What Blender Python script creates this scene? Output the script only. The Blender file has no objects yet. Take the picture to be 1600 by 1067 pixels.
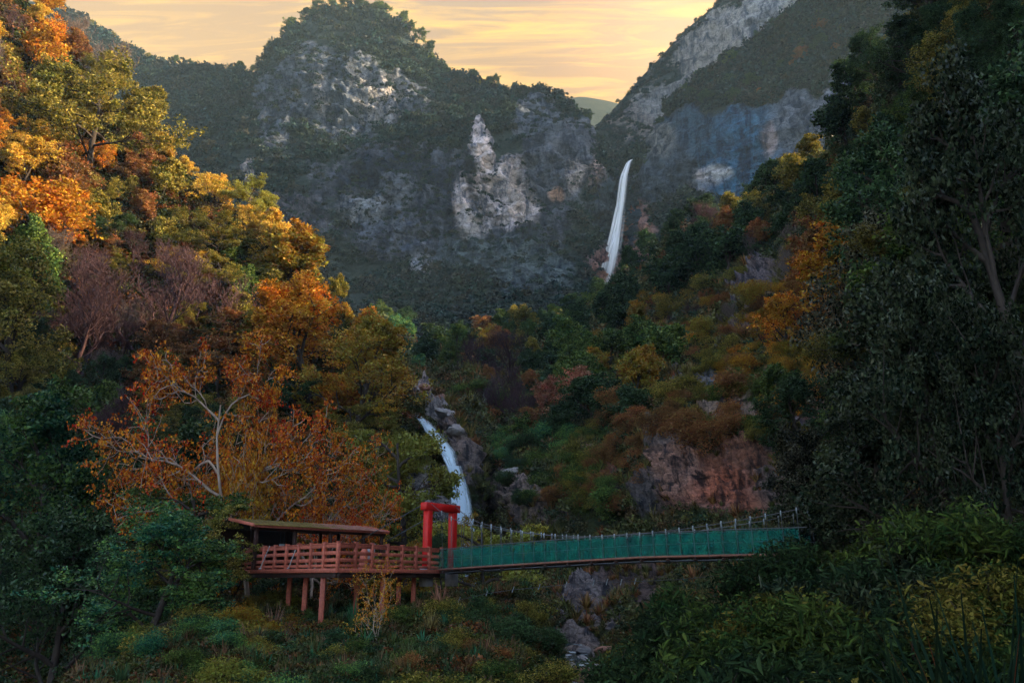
import bpy, math, random
import numpy as np
from mathutils import Vector, Matrix, Euler

# ------------------------------------------------------------------ camera, world, sun, exposure
scene = bpy.context.scene
COL = scene.collection
R = math.radians
F, CX, CY, PITCH = 1244.0, 800.0, 533.5, R(16.5)
SP, CP = math.sin(PITCH), math.cos(PITCH)

cam_d = bpy.data.cameras.new('camera'); cam = bpy.data.objects.new('camera', cam_d); COL.objects.link(cam)
cam_d.sensor_width = 36.0; cam_d.lens = F / 1600 * 36.0
cam_d.clip_start = 0.1; cam_d.clip_end = 12000
cam.rotation_euler = (math.pi/2 + PITCH, 0, 0)
scene.camera = cam

SUN_AZ, SUN_EL = R(92), R(22)        # azimuth clockwise from +Y (the view direction)
sun_dir = Vector((math.sin(SUN_AZ)*math.cos(SUN_EL), math.cos(SUN_AZ)*math.cos(SUN_EL), math.sin(SUN_EL)))

world = bpy.data.worlds.new('World'); scene.world = world; world.use_nodes = True
def build_world():
    nt = world.node_tree; nt.nodes.clear(); N = nt.nodes.new; L = nt.links.new
    out = N('ShaderNodeOutputWorld')
    sky = N('ShaderNodeTexSky'); sky.sky_type = 'NISHITA'; sky.sun_disc = False
    sky.sun_elevation = SUN_EL; sky.sun_rotation = SUN_AZ
    sky.air_density = 1.0; sky.dust_density = 1.0
    bg1 = N('ShaderNodeBackground'); bg1.inputs[1].default_value = 0.15; L(sky.outputs[0], bg1.inputs[0])
    tc = N('ShaderNodeTexCoord'); sep = N('ShaderNodeSeparateXYZ'); L(tc.outputs['Generated'], sep.inputs[0])
    def M(op, a, b=None, clamp=False):
        m = N('ShaderNodeMath'); m.operation = op; m.use_clamp = clamp
        for i, v in enumerate((a, b)):
            if v is None: continue
            if isinstance(v, (int, float)): m.inputs[i].default_value = v
            else: L(v, m.inputs[i])
        return m.outputs[0]
    X, Y, Z = sep.outputs
    zz = M('ADD', M('MAXIMUM', Z, 0.0), 0.22)
    cmb = N('ShaderNodeCombineXYZ')
    L(M('MULTIPLY', M('DIVIDE', X, zz), 1.1), cmb.inputs[0]); L(M('MULTIPLY', M('DIVIDE', Y, zz), 9.0), cmb.inputs[1])
    n1 = N('ShaderNodeTexNoise'); n1.inputs['Scale'].default_value = 1.0; n1.inputs['Detail'].default_value = 4; n1.inputs['Distortion'].default_value = 0.5
    n1.inputs['Roughness'].default_value = 0.6; L(cmb.outputs[0], n1.inputs['Vector'])
    n2 = N('ShaderNodeTexNoise'); n2.inputs['Scale'].default_value = 3.4; n2.inputs['Detail'].default_value = 6; n2.inputs['Distortion'].default_value = 1.2
    n2.inputs['Roughness'].default_value = 0.62; L(cmb.outputs[0], n2.inputs['Vector'])
    # glow strength falls off with angle from the bright part of the sky and with elevation
    el = N('ShaderNodeMapRange'); el.inputs[1].default_value = 0.18; el.inputs[2].default_value = 0.95; L(Z, el.inputs[0])
    base = N('ShaderNodeValToRGB'); L(el.outputs[0], base.inputs[0])
    cr = base.color_ramp; cr.elements[0].position = 0.0; cr.elements[0].color = (1.1, 0.42, 0.03, 1)
    cr.elements[1].position = 1.0; cr.elements[1].color = (0.20, 0.27, 0.38, 1)
    e = cr.elements.new(0.22); e.color = (1.4, 0.62, 0.02, 1)
    e = cr.elements.new(0.42); e.color = (1.3, 0.66, 0.05, 1)
    e = cr.elements.new(0.70); e.color = (0.50, 0.46, 0.44, 1)
    hi = N('ShaderNodeMix'); hi.data_type = 'RGBA'
    L(M('MULTIPLY', M('MULTIPLY', M('SUBTRACT', n2.outputs[0], 0.46), 5.0, True), 0.75), hi.inputs[0]); L(base.outputs[0], hi.inputs[6]); hi.inputs[7].default_value = (2.7, 1.5, 0.12, 1)
    lo = N('ShaderNodeMix'); lo.data_type = 'RGBA'
    # greyer, cooler streaks, stronger towards the west (-X)
    west = M('ADD', M('MULTIPLY', X, -1.3), 0.22, True)
    L(M('MULTIPLY', M('MULTIPLY', M('SUBTRACT', n1.outputs[0], 0.42), 5.0, True), M('ADD', M('MULTIPLY', west, 0.8), 0.25), True), lo.inputs[0])
    L(hi.outputs[2], lo.inputs[6]); lo.inputs[7].default_value = (0.60, 0.36, 0.20, 1)
    pale = N('ShaderNodeMix'); pale.data_type = 'RGBA'; L(M('MULTIPLY', west, 0.8), pale.inputs[0]); L(lo.outputs[2], pale.inputs[6]); pale.inputs[7].default_value = (1.1, 0.72, 0.32, 1)
    # warm glow low over the right hand ridge
    gv = N('ShaderNodeVectorMath'); gv.operation = 'DOT_PRODUCT'; L(tc.outputs['Generated'], gv.inputs[0]); gv.inputs[1].default_value = (0.205, 0.765, 0.610)
    gl = N('ShaderNodeMix'); gl.data_type = 'RGBA'; L(M('MULTIPLY', M('POWER', M('MAXIMUM', gv.outputs['Value'], 0.0), 120.0), 0.45), gl.inputs[0]); L(pale.outputs[2], gl.inputs[6]); gl.inputs[7].default_value = (2.6, 1.5, 0.7, 1); pale = gl
    bg2 = N('ShaderNodeBackground'); bg2.inputs[1].default_value = 0.185; L(pale.outputs[2], bg2.inputs[0])
    # cloud cover: full towards the sunset (+Y), thinning overhead and behind
    fy = N('ShaderNodeMapRange'); fy.inputs[1].default_value = -0.35; fy.inputs[2].default_value = 0.55; fy.inputs[3].default_value = 0.15; L(Y, fy.inputs[0])
    mix = N('ShaderNodeMixShader'); L(M('MULTIPLY', fy.outputs[0], 0.93), mix.inputs[0]); L(bg1.outputs[0], mix.inputs[1]); L(bg2.outputs[0], mix.inputs[2])
    L(mix.outputs[0], out.inputs[0])
build_world()

sl = bpy.data.lights.new('sun', 'SUN'); sun = bpy.data.objects.new('sun', sl); COL.objects.link(sun)
sl.energy = 5.0; sl.angle = R(0.6); sl.color = (1.0, 0.74, 0.42)
sun.rotation_euler = (-sun_dir).to_track_quat('-Z', 'Y').to_euler(); sun.location = (200, 100, 300)
vs = scene.view_settings; vs.view_transform = 'Standard'; vs.look = 'None'; vs.exposure = 2.15; vs.gamma = 1.0; vs.use_curve_mapping = False
scene.cycles.max_bounces = 5; scene.cycles.diffuse_bounces = 1; scene.cycles.transmission_bounces = 3; scene.cycles.glossy_bounces = 1
scene.cycles.transparent_max_bounces = 8; scene.cycles.volume_bounces = 0; scene.cycles.use_adaptive_sampling = True
scene.cycles.adaptive_threshold = 0.03; scene.cycles.use_denoising = True; scene.cycles.caustics_reflective = False; scene.cycles.caustics_refractive = False

# ------------------------------------------------------------------ helpers
def P(px, py, D):
    """world point seen at photograph pixel (px, py) at axial depth D (camera at the origin)"""
    px = np.asarray(px, float); py = np.asarray(py, float); D = np.asarray(D, float)
    u = (CY - py) / F; x = (px - CX) / F
    return np.stack([D*x, D*(CP - u*SP), D*(SP + u*CP)], -1)

def tag(o, label=None, cat=None, group=None, kind=None):
    if label: o['label'] = label
    if cat: o['category'] = cat
    if group: o['group'] = group
    if kind: o['kind'] = kind
    return o

def mesh_np(name, v, f, mats=(), smooth=False):
    """v (n,3); f: (m,4) or (m,3) int array"""
    me = bpy.data.meshes.new(name); v = np.ascontiguousarray(v, np.float32); f = np.ascontiguousarray(f, np.int32)
    k = f.shape[1]
    me.vertices.add(len(v)); me.vertices.foreach_set('co', v.ravel())
    me.loops.add(f.size); me.loops.foreach_set('vertex_index', f.ravel())
    me.polygons.add(len(f)); me.polygons.foreach_set('loop_start', np.arange(0, f.size, k, dtype=np.int32))
    me.polygons.foreach_set('loop_total', np.full(len(f), k, np.int32))
    if smooth: me.polygons.foreach_set('use_smooth', np.ones(len(f), bool))
    for m in mats: me.materials.append(m)
    me.update(calc_edges=True)
    return me

def link(name, me, parent=None, loc=None, rot=None, scl=None):
    o = bpy.data.objects.new(name, me); COL.objects.link(o)
    if parent is not None: o.parent = parent
    if loc is not None: o.location = loc
    if rot is not None: o.rotation_euler = rot
    if scl is not None: o.scale = scl
    return o

def empty(name, loc=(0,0,0), rz=0):
    o = bpy.data.objects.new(name, None); COL.objects.link(o); o.location = loc; o.rotation_euler = (0,0,rz); return o

# --- vectorised gradient noise
_rs = np.random.RandomState(7)
_perm = _rs.permutation(256).astype(np.int32); _perm = np.concatenate([_perm]*3)
_g = _rs.normal(size=(256, 3)); _g /= np.linalg.norm(_g, axis=1)[:, None]; _g = _g.astype(np.float32)
def pnoise(p):
    p = np.asarray(p, np.float32); i = np.floor(p).astype(np.int32); f = p - i; i &= 255
    u = f*f*f*(f*(f*6-15)+10); r = 0
    for dx in (0, 1):
        wx = u[..., 0] if dx else 1-u[..., 0]
        for dy in (0, 1):
            wy = u[..., 1] if dy else 1-u[..., 1]
            for dz in (0, 1):
                wz = u[..., 2] if dz else 1-u[..., 2]
                h = _perm[_perm[_perm[i[..., 0]+dx] + i[..., 1]+dy] + i[..., 2]+dz]
                g = _g[h]
                r = r + wx*wy*wz*(g[..., 0]*(f[..., 0]-dx) + g[..., 1]*(f[..., 1]-dy) + g[..., 2]*(f[..., 2]-dz))
    return r
def fbm(p, oct=4, lac=2.1, gain=0.5, ridged=False):
    a, s, r = 1.0, 0.0, 0; p = np.asarray(p, np.float32).copy()
    for k in range(oct):
        n = pnoise(p + 17.3*k)
        if ridged: n = 0.5 - np.abs(n)*2
        r = r + a*n; s += a; a *= gain; p = p*lac
    return r/s

# --- node material helpers
def newmat(name):
    m = bpy.data.materials.new(name); m.use_nodes = True; m.node_tree.nodes.clear()
    return m, m.node_tree.nodes.new, m.node_tree.links.new
def simple_mat(name, col, col2=None, rough=0.7, scale=3.0, bump=0.2, stretch=(1,1,1), metal=0.0, spec=0.3):
    m, N, L = newmat(name)
    out = N('ShaderNodeOutputMaterial'); b = N('ShaderNodeBsdfPrincipled'); L(b.outputs[0], out.inputs[0])
    b.inputs['Roughness'].default_value = rough; b.inputs['Metallic'].default_value = metal; b.inputs['Specular IOR Level'].default_value = spec
    tc = N('ShaderNodeTexCoord'); mp = N('ShaderNodeMapping'); mp.inputs['Scale'].default_value = stretch; L(tc.outputs['Object'], mp.inputs[0])
    n = N('ShaderNodeTexNoise'); n.inputs['Scale'].default_value = scale; n.inputs['Detail'].default_value = 6; n.inputs['Roughness'].default_value = 0.65; L(mp.outputs[0], n.inputs['Vector'])
    r = N('ShaderNodeValToRGB'); L(n.outputs[0], r.inputs[0]); c2 = col2 or tuple(c*0.55 for c in col)
    r.color_ramp.elements[0].position = 0.32; r.color_ramp.elements[0].color = (*c2, 1)
    r.color_ramp.elements[1].position = 0.66; r.color_ramp.elements[1].color = (*col, 1)
    oi = N('ShaderNodeObjectInfo'); hv = N('ShaderNodeHueSaturation'); mr = N('ShaderNodeMapRange'); L(oi.outputs['Random'], mr.inputs[0]); mr.inputs[3].default_value = 0.8; mr.inputs[4].default_value = 1.2
    L(mr.outputs[0], hv.inputs['Value']); L(r.outputs[0], hv.inputs['Color']); L(hv.outputs[0], b.inputs['Base Color'])
    if bump:
        bp = N('ShaderNodeBump'); bp.inputs['Strength'].default_value = bump; bp.inputs['Distance'].default_value = 0.02; L(n.outputs[0], bp.inputs['Height']); L(bp.outputs[0], b.inputs['Normal'])
    return m

def leaf_mat(name, mode='object', ramp=None, trans=0.28, gloss=0.02):
    """foliage; object mode takes obj.color and the property c2, ramp mode picks a colour per instance"""
    m, N, L = newmat(name)
    out = N('ShaderNodeOutputMaterial'); geo = N('ShaderNodeNewGeometry'); oi = N('ShaderNodeObjectInfo')
    tc = N('ShaderNodeTexCoord')
    if mode == 'object':
        a = N('ShaderNodeAttribute'); a.attribute_type = 'OBJECT'; a.attribute_name = 'c2'
        n = N('ShaderNodeTexNoise'); n.inputs['Scale'].default_value = 0.55; n.inputs['Detail'].default_value = 2
        vm = N('ShaderNodeVectorMath'); vm.operation = 'ADD'; L(tc.outputs['Object'], vm.inputs[0]); L(oi.outputs['Location'], vm.inputs[1]); L(vm.outputs[0], n.inputs['Vector'])
        s = N('ShaderNodeMath'); s.operation = 'MULTIPLY_ADD'; L(geo.outputs['Random Per Island'], s.inputs[0]); s.inputs[1].default_value = 0.36; L(n.outputs[0], s.inputs[2])
        mr = N('ShaderNodeMapRange'); L(s.outputs[0], mr.inputs[0]); mr.inputs[1].default_value = 0.54; mr.inputs[2].default_value = 0.82
        mx = N('ShaderNodeMix'); mx.data_type = 'RGBA'; L(mr.outputs[0], mx.inputs[0]); L(oi.outputs['Color'], mx.inputs[6]); L(a.outputs['Color'], mx.inputs[7])
        col = mx.outputs[2]
    else:
        r = N('ShaderNodeValToRGB'); L(oi.outputs['Random'], r.inputs[0]); r.color_ramp.interpolation = 'LINEAR'
        els = r.color_ramp.elements
        while len(els) < len(ramp): els.new(0.5)
        for i, c in enumerate(ramp): els[i].position = i/(len(ramp)-1); els[i].color = (*c, 1)
        col = r.outputs[0]
    hv = N('ShaderNodeHueSaturation'); L(col, hv.inputs['Color'])
    v1 = N('ShaderNodeMapRange'); L(geo.outputs['Random Per Island'], v1.inputs[0]); v1.inputs[3].default_value = 0.3; v1.inputs[4].default_value = 1.7; L(v1.outputs[0], hv.inputs['Value'])
    wn = N('ShaderNodeMath'); wn.operation = 'FRACT'; wm = N('ShaderNodeMath'); wm.operation = 'MULTIPLY'; L(geo.outputs['Random Per Island'], wm.inputs[0]); wm.inputs[1].default_value = 37.7; L(wm.outputs[0], wn.inputs[0])
    h1 = N('ShaderNodeMapRange'); L(wn.outputs[0], h1.inputs[0]); h1.inputs[3].default_value = 0.478; h1.inputs[4].default_value = 0.522; L(h1.outputs[0], hv.inputs['Hue'])
    d = N('ShaderNodeBsdfDiffuse'); t = N('ShaderNodeBsdfTranslucent'); g = N('ShaderNodeBsdfGlossy'); g.inputs['Roughness'].default_value = 0.45
    L(hv.outputs[0], d.inputs[0]); L(hv.outputs[0], t.inputs[0]); g.inputs[0].default_value = (0.6, 0.65, 0.6, 1)
    m1 = N('ShaderNodeMixShader'); m1.inputs[0].default_value = trans; L(d.outputs[0], m1.inputs[1]); L(t.outputs[0], m1.inputs[2])
    m2 = N('ShaderNodeMixShader'); fr = N('ShaderNodeFresnel'); fr.inputs[0].default_value = 1.35; ml = N('ShaderNodeMath'); ml.operation = 'MULTIPLY'; L(fr.outputs[0], ml.inputs[0]); ml.inputs[1].default_value = gloss*3
    L(ml.outputs[0], m2.inputs[0]); L(m1.outputs[0], m2.inputs[1]); L(g.outputs[0], m2.inputs[2]); L(m2.outputs[0], out.inputs[0])
    return m

LEAF = leaf_mat('leaf')
LEAFG = leaf_mat('glossy_leaf', gloss=0.035, trans=0.2)
BARK = simple_mat('bark_dark', (0.055, 0.04, 0.032), (0.022, 0.016, 0.014), 0.9, 6, 0.5, (1,1,.3))
BARKP = simple_mat('bark_pale', (0.50, 0.38, 0.30), (0.20, 0.13, 0.10), 0.9, 3, 0.4, (1,1,.4))
def twig_mat():
    m, N, L = newmat('twig'); out = N('ShaderNodeOutputMaterial'); d = N('ShaderNodeBsdfDiffuse'); oi = N('ShaderNodeObjectInfo'); hv = N('ShaderNodeHueSaturation')
    geo = N('ShaderNodeNewGeometry'); mr = N('ShaderNodeMapRange'); L(geo.outputs['Random Per Island'], mr.inputs[0]); mr.inputs[3].default_value = .6; mr.inputs[4].default_value = 1.4
    L(oi.outputs['Color'], hv.inputs['Color']); L(mr.outputs[0], hv.inputs['Value']); L(hv.outputs[0], d.inputs[0]); L(d.outputs[0], out.inputs[0]); return m
TWIG = twig_mat()

# ------------------------------------------------------------------ terrain sheets
def terrain_mat(name, veg1, veg2, rock_scale=0.05, strata=(1,1,4), bump_d=1.0, vegscale=0.1, dark=(0.02,0.022,0.025), pale_lo=0.34):
    m, N, L = newmat(name)
    out = N('ShaderNodeOutputMaterial'); b = N('ShaderNodeBsdfPrincipled'); L(b.outputs[0], out.inputs[0]); b.inputs['Roughness'].default_value = 0.85; b.inputs['Specular IOR Level'].default_value = 0.2
    rk = N('ShaderNodeAttribute'); rk.attribute_name = 'rock'; rc = N('ShaderNodeAttribute'); rc.attribute_name = 'rockcol'
    tc = N('ShaderNodeTexCoord')
    def noise(scale, detail, stretch=(1,1,1), dist=0.0, rough=0.6, rot=(0,0,0)):
        mp = N('ShaderNodeMapping'); mp.inputs['Scale'].default_value = stretch; mp.inputs['Rotation'].default_value = rot; L(tc.outputs['Object'], mp.inputs[0])
        n = N('ShaderNodeTexNoise'); n.inputs['Scale'].default_value = scale; n.inputs['Detail'].default_value = detail; n.inputs['Distortion'].default_value = dist; n.inputs['Roughness'].default_value = rough
        L(mp.outputs[0], n.inputs['Vector']); return n.outputs[0]
    def ramp(fac, a, bb, ca=(0,0,0), cb=(1,1,1)):
        r = N('ShaderNodeValToRGB'); L(fac, r.inputs[0]); r.color_ramp.elements[0].position = a; r.color_ramp.elements[1].position = bb
        r.color_ramp.elements[0].color = (*ca, 1); r.color_ramp.elements[1].color = (*cb, 1); return r.outputs[0]
    def mix(f, a, bb, mode='MIX'):
        x = N('ShaderNodeMix'); x.data_type = 'RGBA'; x.blend_type = mode
        if isinstance(f, float): x.inputs[0].default_value = f
        else: L(f, x.inputs[0])
        for i, v in ((6, a), (7, bb)):
            if isinstance(v, tuple): x.inputs[i].default_value = (*v, 1)
            else: L(v, x.inputs[i])
        return x.outputs[2]
    big = noise(rock_scale, 8, strata, 0.8, 0.68, (0.5, 0.25, 0.0))
    streak = noise(rock_scale*3.0, 6, (1.6, 1.6, 0.35), 0.4, 0.7)
    fine = noise(rock_scale*12, 5, (1, 1, 1.6), 0.6, 0.7)
    crack = N('ShaderNodeTexVoronoi'); crack.feature = 'DISTANCE_TO_EDGE'; crack.inputs['Scale'].default_value = rock_scale*5
    mpv = N('ShaderNodeMapping'); mpv.inputs['Scale'].default_value = (1, 1, 1.8); L(tc.outputs['Object'], mpv.inputs[0])
    wob = N('ShaderNodeTexNoise'); wob.inputs['Scale'].default_value = rock_scale*6; L(tc.outputs['Object'], wob.inputs['Vector'])
    va = N('ShaderNodeVectorMath'); va.operation = 'MULTIPLY_ADD'; L(wob.outputs['Color'], va.inputs[0]); va.inputs[1].default_value = (0.5/rock_scale*.2,)*3; L(mpv.outputs[0], va.inputs[2]); L(va.outputs[0], crack.inputs['Vector'])
    col = mix(ramp(big, 0.29, 0.47), dark, rc.outputs['Color'])  # dark noise mottle: navy rock tone plus crevice shade put into the colour
    col = mix(ramp(streak, 0.40, 0.57), mix(1.0, col, (0.15, 0.19, 0.27), 'MULTIPLY'), col)
    col = mix(ramp(fine, 0.3, 0.7), mix(1.0, col, (0.5, 0.5, 0.5), 'MULTIPLY'), mix(1.0, col, (1.25, 1.22, 1.2), 'MULTIPLY'))
    ck = ramp(crack.outputs[0], 0.0, 0.07)
    col = mix(ck, mix(1.0, col, (0.62, 0.60, 0.62), 'MULTIPLY'), col)
    vn = noise(vegscale, 7, (1,1,1), 0.3, 0.72)
    veg = mix(ramp(vn, 0.35, 0.65), veg1, veg2)
    # vegetation mask: rock attribute perturbed by noise; ledges are green
    m1 = N('ShaderNodeMath'); m1.operation = 'MULTIPLY_ADD'; L(noise(vegscale*.7, 8, (1,1,1.5), 0.5, 0.75), m1.inputs[0]); m1.inputs[1].default_value = 1.5; L(rk.outputs['Fac'], m1.inputs[2])
    mr = N('ShaderNodeMapRange'); L(m1.outputs[0], mr.inputs[0]); mr.inputs[1].default_value = 1.04; mr.inputs[2].default_value = 1.18
    col = mix(mr.outputs[0], veg, col)
    L(col, b.inputs['Base Color'])
    hs = N('ShaderNodeMath'); hs.operation = 'ADD'; L(streak, hs.inputs[0]); L(fine, hs.inputs[1])
    hs2 = N('ShaderNodeMath'); hs2.operation = 'MULTIPLY_ADD'; L(ck, hs2.inputs[0]); hs2.inputs[1].default_value = 0.2; L(hs.outputs[0], hs2.inputs[2])
    bp = N('ShaderNodeBump'); bp.inputs['Strength'].default_value = 0.9; bp.inputs['Distance'].default_value = bump_d; L(hs2.outputs[0], bp.inputs['Height']); L(bp.outputs[0], b.inputs['Normal'])
    return m

class Sheet: pass
def resample(prof, n):
    """prof: list (py, D) from the foot up; returns n rows evenly spaced in py with linear D"""
    py = np.array([a for a, _ in prof], float); D = np.array([b for _, b in prof], float)
    q = np.linspace(0, 1, n); yy = py[0] + (py[-1]-py[0])*q
    return yy, np.interp(-yy, -py, D)
def sheet(name, cols, nu, nv, mat, rocks=(), amp=0.02, freq=8.0, crag=0.05, cragfreq=14.0, back=60.0, smooth_k=5, baserock=0.0, rockcol=(0.25,0.24,0.25), label=None, top_rows=6, strata_tilt=0.3, wobz=1.0, view=None):
    cpx = np.array([c[0] for c in cols], float)
    rows = [resample(c[1], nv) for c in cols]
    YY = np.stack([r[0] for r in rows]); DD = np.stack([r[1] for r in rows])       # (ncol, nv)
    if view:   # most columns where the camera looks
        n0 = max(6, int(nu*.07)) if view[0] > cpx[0] else 0; n1 = max(6, int(nu*.10)) if view[1] < cpx[-1] else 0
        pxs = np.concatenate([np.linspace(cpx[0], view[0], n0, endpoint=False), np.linspace(view[0], view[1], nu-n0-n1), np.linspace(view[1], cpx[-1], n1+1)[1:]])
    else: pxs = np.linspace(cpx[0], cpx[-1], nu)
    y = np.stack([np.interp(pxs, cpx, YY[:, j]) for j in range(nv)], 1)
    d = np.stack([np.interp(pxs, cpx, DD[:, j]) for j in range(nv)], 1)
    def sm(a, k):
        if k < 2: return a
        ker = np.hanning(k+2)[1:-1]; ker /= ker.sum(); p = k//2
        for ax in (0, 1):
            kk = min(k, a.shape[ax]//2*2-1)
            a = np.apply_along_axis(lambda r: np.convolve(np.pad(r, (p, k-1-p), 'reflect', reflect_type='odd'), ker, 'valid'), ax, a)
        return a
    y = sm(y, smooth_k); d = sm(d, smooth_k)
    X = np.repeat(pxs[:, None], nv, 1)
    pos = P(X, y, d)
    rock = np.full(X.shape, baserock); rcol = np.zeros(X.shape+(3,)) + np.array(rockcol)
    wob = fbm(pos*np.array([1, 1, wobz])/ (d[..., None]*0.05+1), 5)
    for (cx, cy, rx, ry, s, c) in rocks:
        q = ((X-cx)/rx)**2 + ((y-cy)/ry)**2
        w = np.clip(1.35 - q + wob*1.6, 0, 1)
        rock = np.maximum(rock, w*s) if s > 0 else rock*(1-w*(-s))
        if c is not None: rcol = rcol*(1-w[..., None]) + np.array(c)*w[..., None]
    # displacement along the local normal, in proportion to distance
    du = np.gradient(pos, axis=0); dv = np.gradient(pos, axis=1)
    n = np.cross(du, dv); n /= np.linalg.norm(n, axis=2)[..., None]+1e-9
    flip = (n*pos).sum(2) > 0; n[flip] *= -1
    q = pos/ (d.mean()/freq)
    disp = fbm(q, 5)*amp*d*2
    qs = pos/(d.mean()/cragfreq); qs[..., 2] = qs[..., 2]*1.5 + qs[..., 0]*strata_tilt
    disp += (fbm(qs, 5, 2.2, 0.55, True))*crag*d*np.clip(rock, 0.12, 1)
    fade = np.clip((nv-1-np.arange(nv))/4.0, 0.25, 1)[None, :]
    pos = pos + n*(disp*fade)[..., None]
    # rows falling away behind the crest
    ex = []
    last = pos[:, -1]
    for k in range(1, top_rows+1):
        t = k/top_rows; off = np.zeros_like(last); off[:, 1] = back*t; off[:, 2] = -back*0.75*t*t - back*0.05*t
        off += fbm((last+off)/ (back*.4+1), 3)[:, None]*back*0.08*t
        ex.append(last + off)
    full = np.concatenate([pos, np.stack(ex, 1)], 1)
    r2 = np.concatenate([rock, np.repeat(rock[:, -1:], top_rows, 1)*0], 1); c2 = np.concatenate([rcol, np.repeat(rcol[:, -1:], top_rows, 1)], 1)
    NV = nv+top_rows
    idx = np.arange(nu*NV).reshape(nu, NV)
    f = np.stack([idx[:-1, :-1], idx[1:, :-1], idx[1:, 1:], idx[:-1, 1:]], -1).reshape(-1, 4)
    me = mesh_np(name, full.reshape(-1, 3), f, [mat], True)
    a = me.attributes.new('rock', 'FLOAT', 'POINT'); a.data.foreach_set('value', r2.ravel().astype(np.float32))
    a = me.attributes.new('rockcol', 'FLOAT_COLOR', 'POINT'); a.data.foreach_set('color', np.concatenate([c2, np.ones(c2.shape[:2]+(1,))], 2).ravel().astype(np.float32))
    o = link(name, me); tag(o, label, None, None, 'structure')
    s = Sheet(); s.px = pxs; s.y = y; s.d = d; s.pos = pos; s.rock = rock; s.n = n; s.nv = nv; s.obj = o
    s.X = X
    return s
def at(s, px, py):
    """nearest grid vertex of the sheet to photograph pixel (px, py)"""
    i = int(np.argmin(np.abs(s.px - px)))
    j = int(np.argmin(np.abs(s.y[i] - py)))
    return i, j

M_LEFT = terrain_mat('slope_soil', (0.012,0.013,0.007), (0.035,0.032,0.014), 0.25, vegscale=0.5, bump_d=0.4)
M_RIGHT = terrain_mat('slope_scrub', (0.015,0.024,0.01), (0.055,0.06,0.022), 0.22, vegscale=0.35, bump_d=0.35)
M_CLIFF = terrain_mat('cliff_rock', (0.012,0.026,0.026), (0.036,0.05,0.042), 0.035, (1,1,3.2), vegscale=0.045, bump_d=3.0, dark=(0.010,0.016,0.03))

# left hillside
L_cols = []
for px, cpy, cD, bpy_, bD in zip(
    [-1400,-900,-500,-200,0,150,300,420,520,600,650,690,720],
    [-800,-620,-480,-260,-40,150,292,392,478,570,640,700,760],
    [150,155,160,170,176,176,168,155,140,128,120,112,108],
    [1700,1500,1400,1350,1300,1250,1180,1120,1080,980,940,920,910],
    [14,16,18,22,28,33,40,46,56,74,88,96,100]):
    prof = []
    for t in np.linspace(0, 1, 9):
        prof.append((bpy_+(cpy-bpy_)*t, bD+(cD-bD)*t**1.15))
    L_cols.append((px, prof))
S_LEFT = sheet('left_hillside', L_cols, 260, 150, M_LEFT, view=(-30,720), amp=0.02, crag=0.02, back=70,
    rocks=[(600,590,26,45,.9,(.30,.24,.20)), (655,770,22,70,.9,(.42,.38,.36)), (690,820,25,60,.95,(.45,.40,.38))], label='steep wooded hillside falling to the stream')

# centre mountain with its cliffs
C_cols = [
 (-500, [(600,300),(300,500),(100,640),(-100,760)]),
 (0,    [(600,280),(350,420),(150,560),(-10,700)]),
 (100,  [(620,270),(400,380),(200,500),(18,650)]),
 (200,  [(620,265),(420,370),(250,460),(78,600)]),
 (300,  [(640,255),(440,350),(330,400),(200,480),(106,560)]),
 (400,  [(640,250),(500,310),(420,370),(330,400),(240,440),(170,480),(112,540)]),
 (450,  [(640,248),(500,310),(430,375),(330,400),(250,430),(200,460),(120,495),(52,540)]),
 (500,  [(640,246),(510,310),(440,375),(320,398),(250,420),(205,460),(120,485),(20,550)]),
 (560,  [(640,244),(540,290),(480,340),(430,385),(300,402),(250,420),(205,462),(100,484),(16,560)]),
 (595,  [(640,243),(540,290),(480,338),(430,385),(300,401),(250,420),(205,461),(110,487),(16,552)]),
 (625,  [(640,242),(540,290),(480,335),(420,385),(300,400),(250,420),(205,460),(120,490),(40,545)]),
 (680,  [(640,240),(540,290),(470,340),(420,378),(340,392),(240,408),(190,450),(105,535)]),
 (740,  [(640,240),(540,290),(470,340),(390,380),(350,392),(220,405),(190,440),(132,530)]),
 (800,  [(640,244),(530,300),(440,350),(350,388),(300,396),(210,412),(180,450),(146,515)]),
 (860,  [(620,252),(500,320),(400,365),(320,388),(240,400),(190,428),(155,495)]),
 (905,  [(600,262),(480,330),(400,365),(330,386),(240,402),(206,440),(182,480)]),
 (940,  [(600,275),(475,350),(440,385),(340,400),(270,410),(236,450)]),
 (960,  [(600,285),(475,375),(440,420),(350,428),(280,432),(258,452)]),
 (980,  [(600,290),(475,375),(440,425),(350,432),(285,436),(262,446)]),
 (1000, [(600,290),(475,365),(440,400),(350,410),(290,418),(255,440)]),
 (1060, [(600,290),(475,360),(440,390),(350,400),(300,410),(270,430)]),
]
GREY=(.13,.16,.21); WHITE=(.97,.84,.86); PALE=(.52,.52,.55); PINK=(.58,.30,.25); BLUE=(.05,.18,.34); DARKB=(.05,.06,.09)
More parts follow.
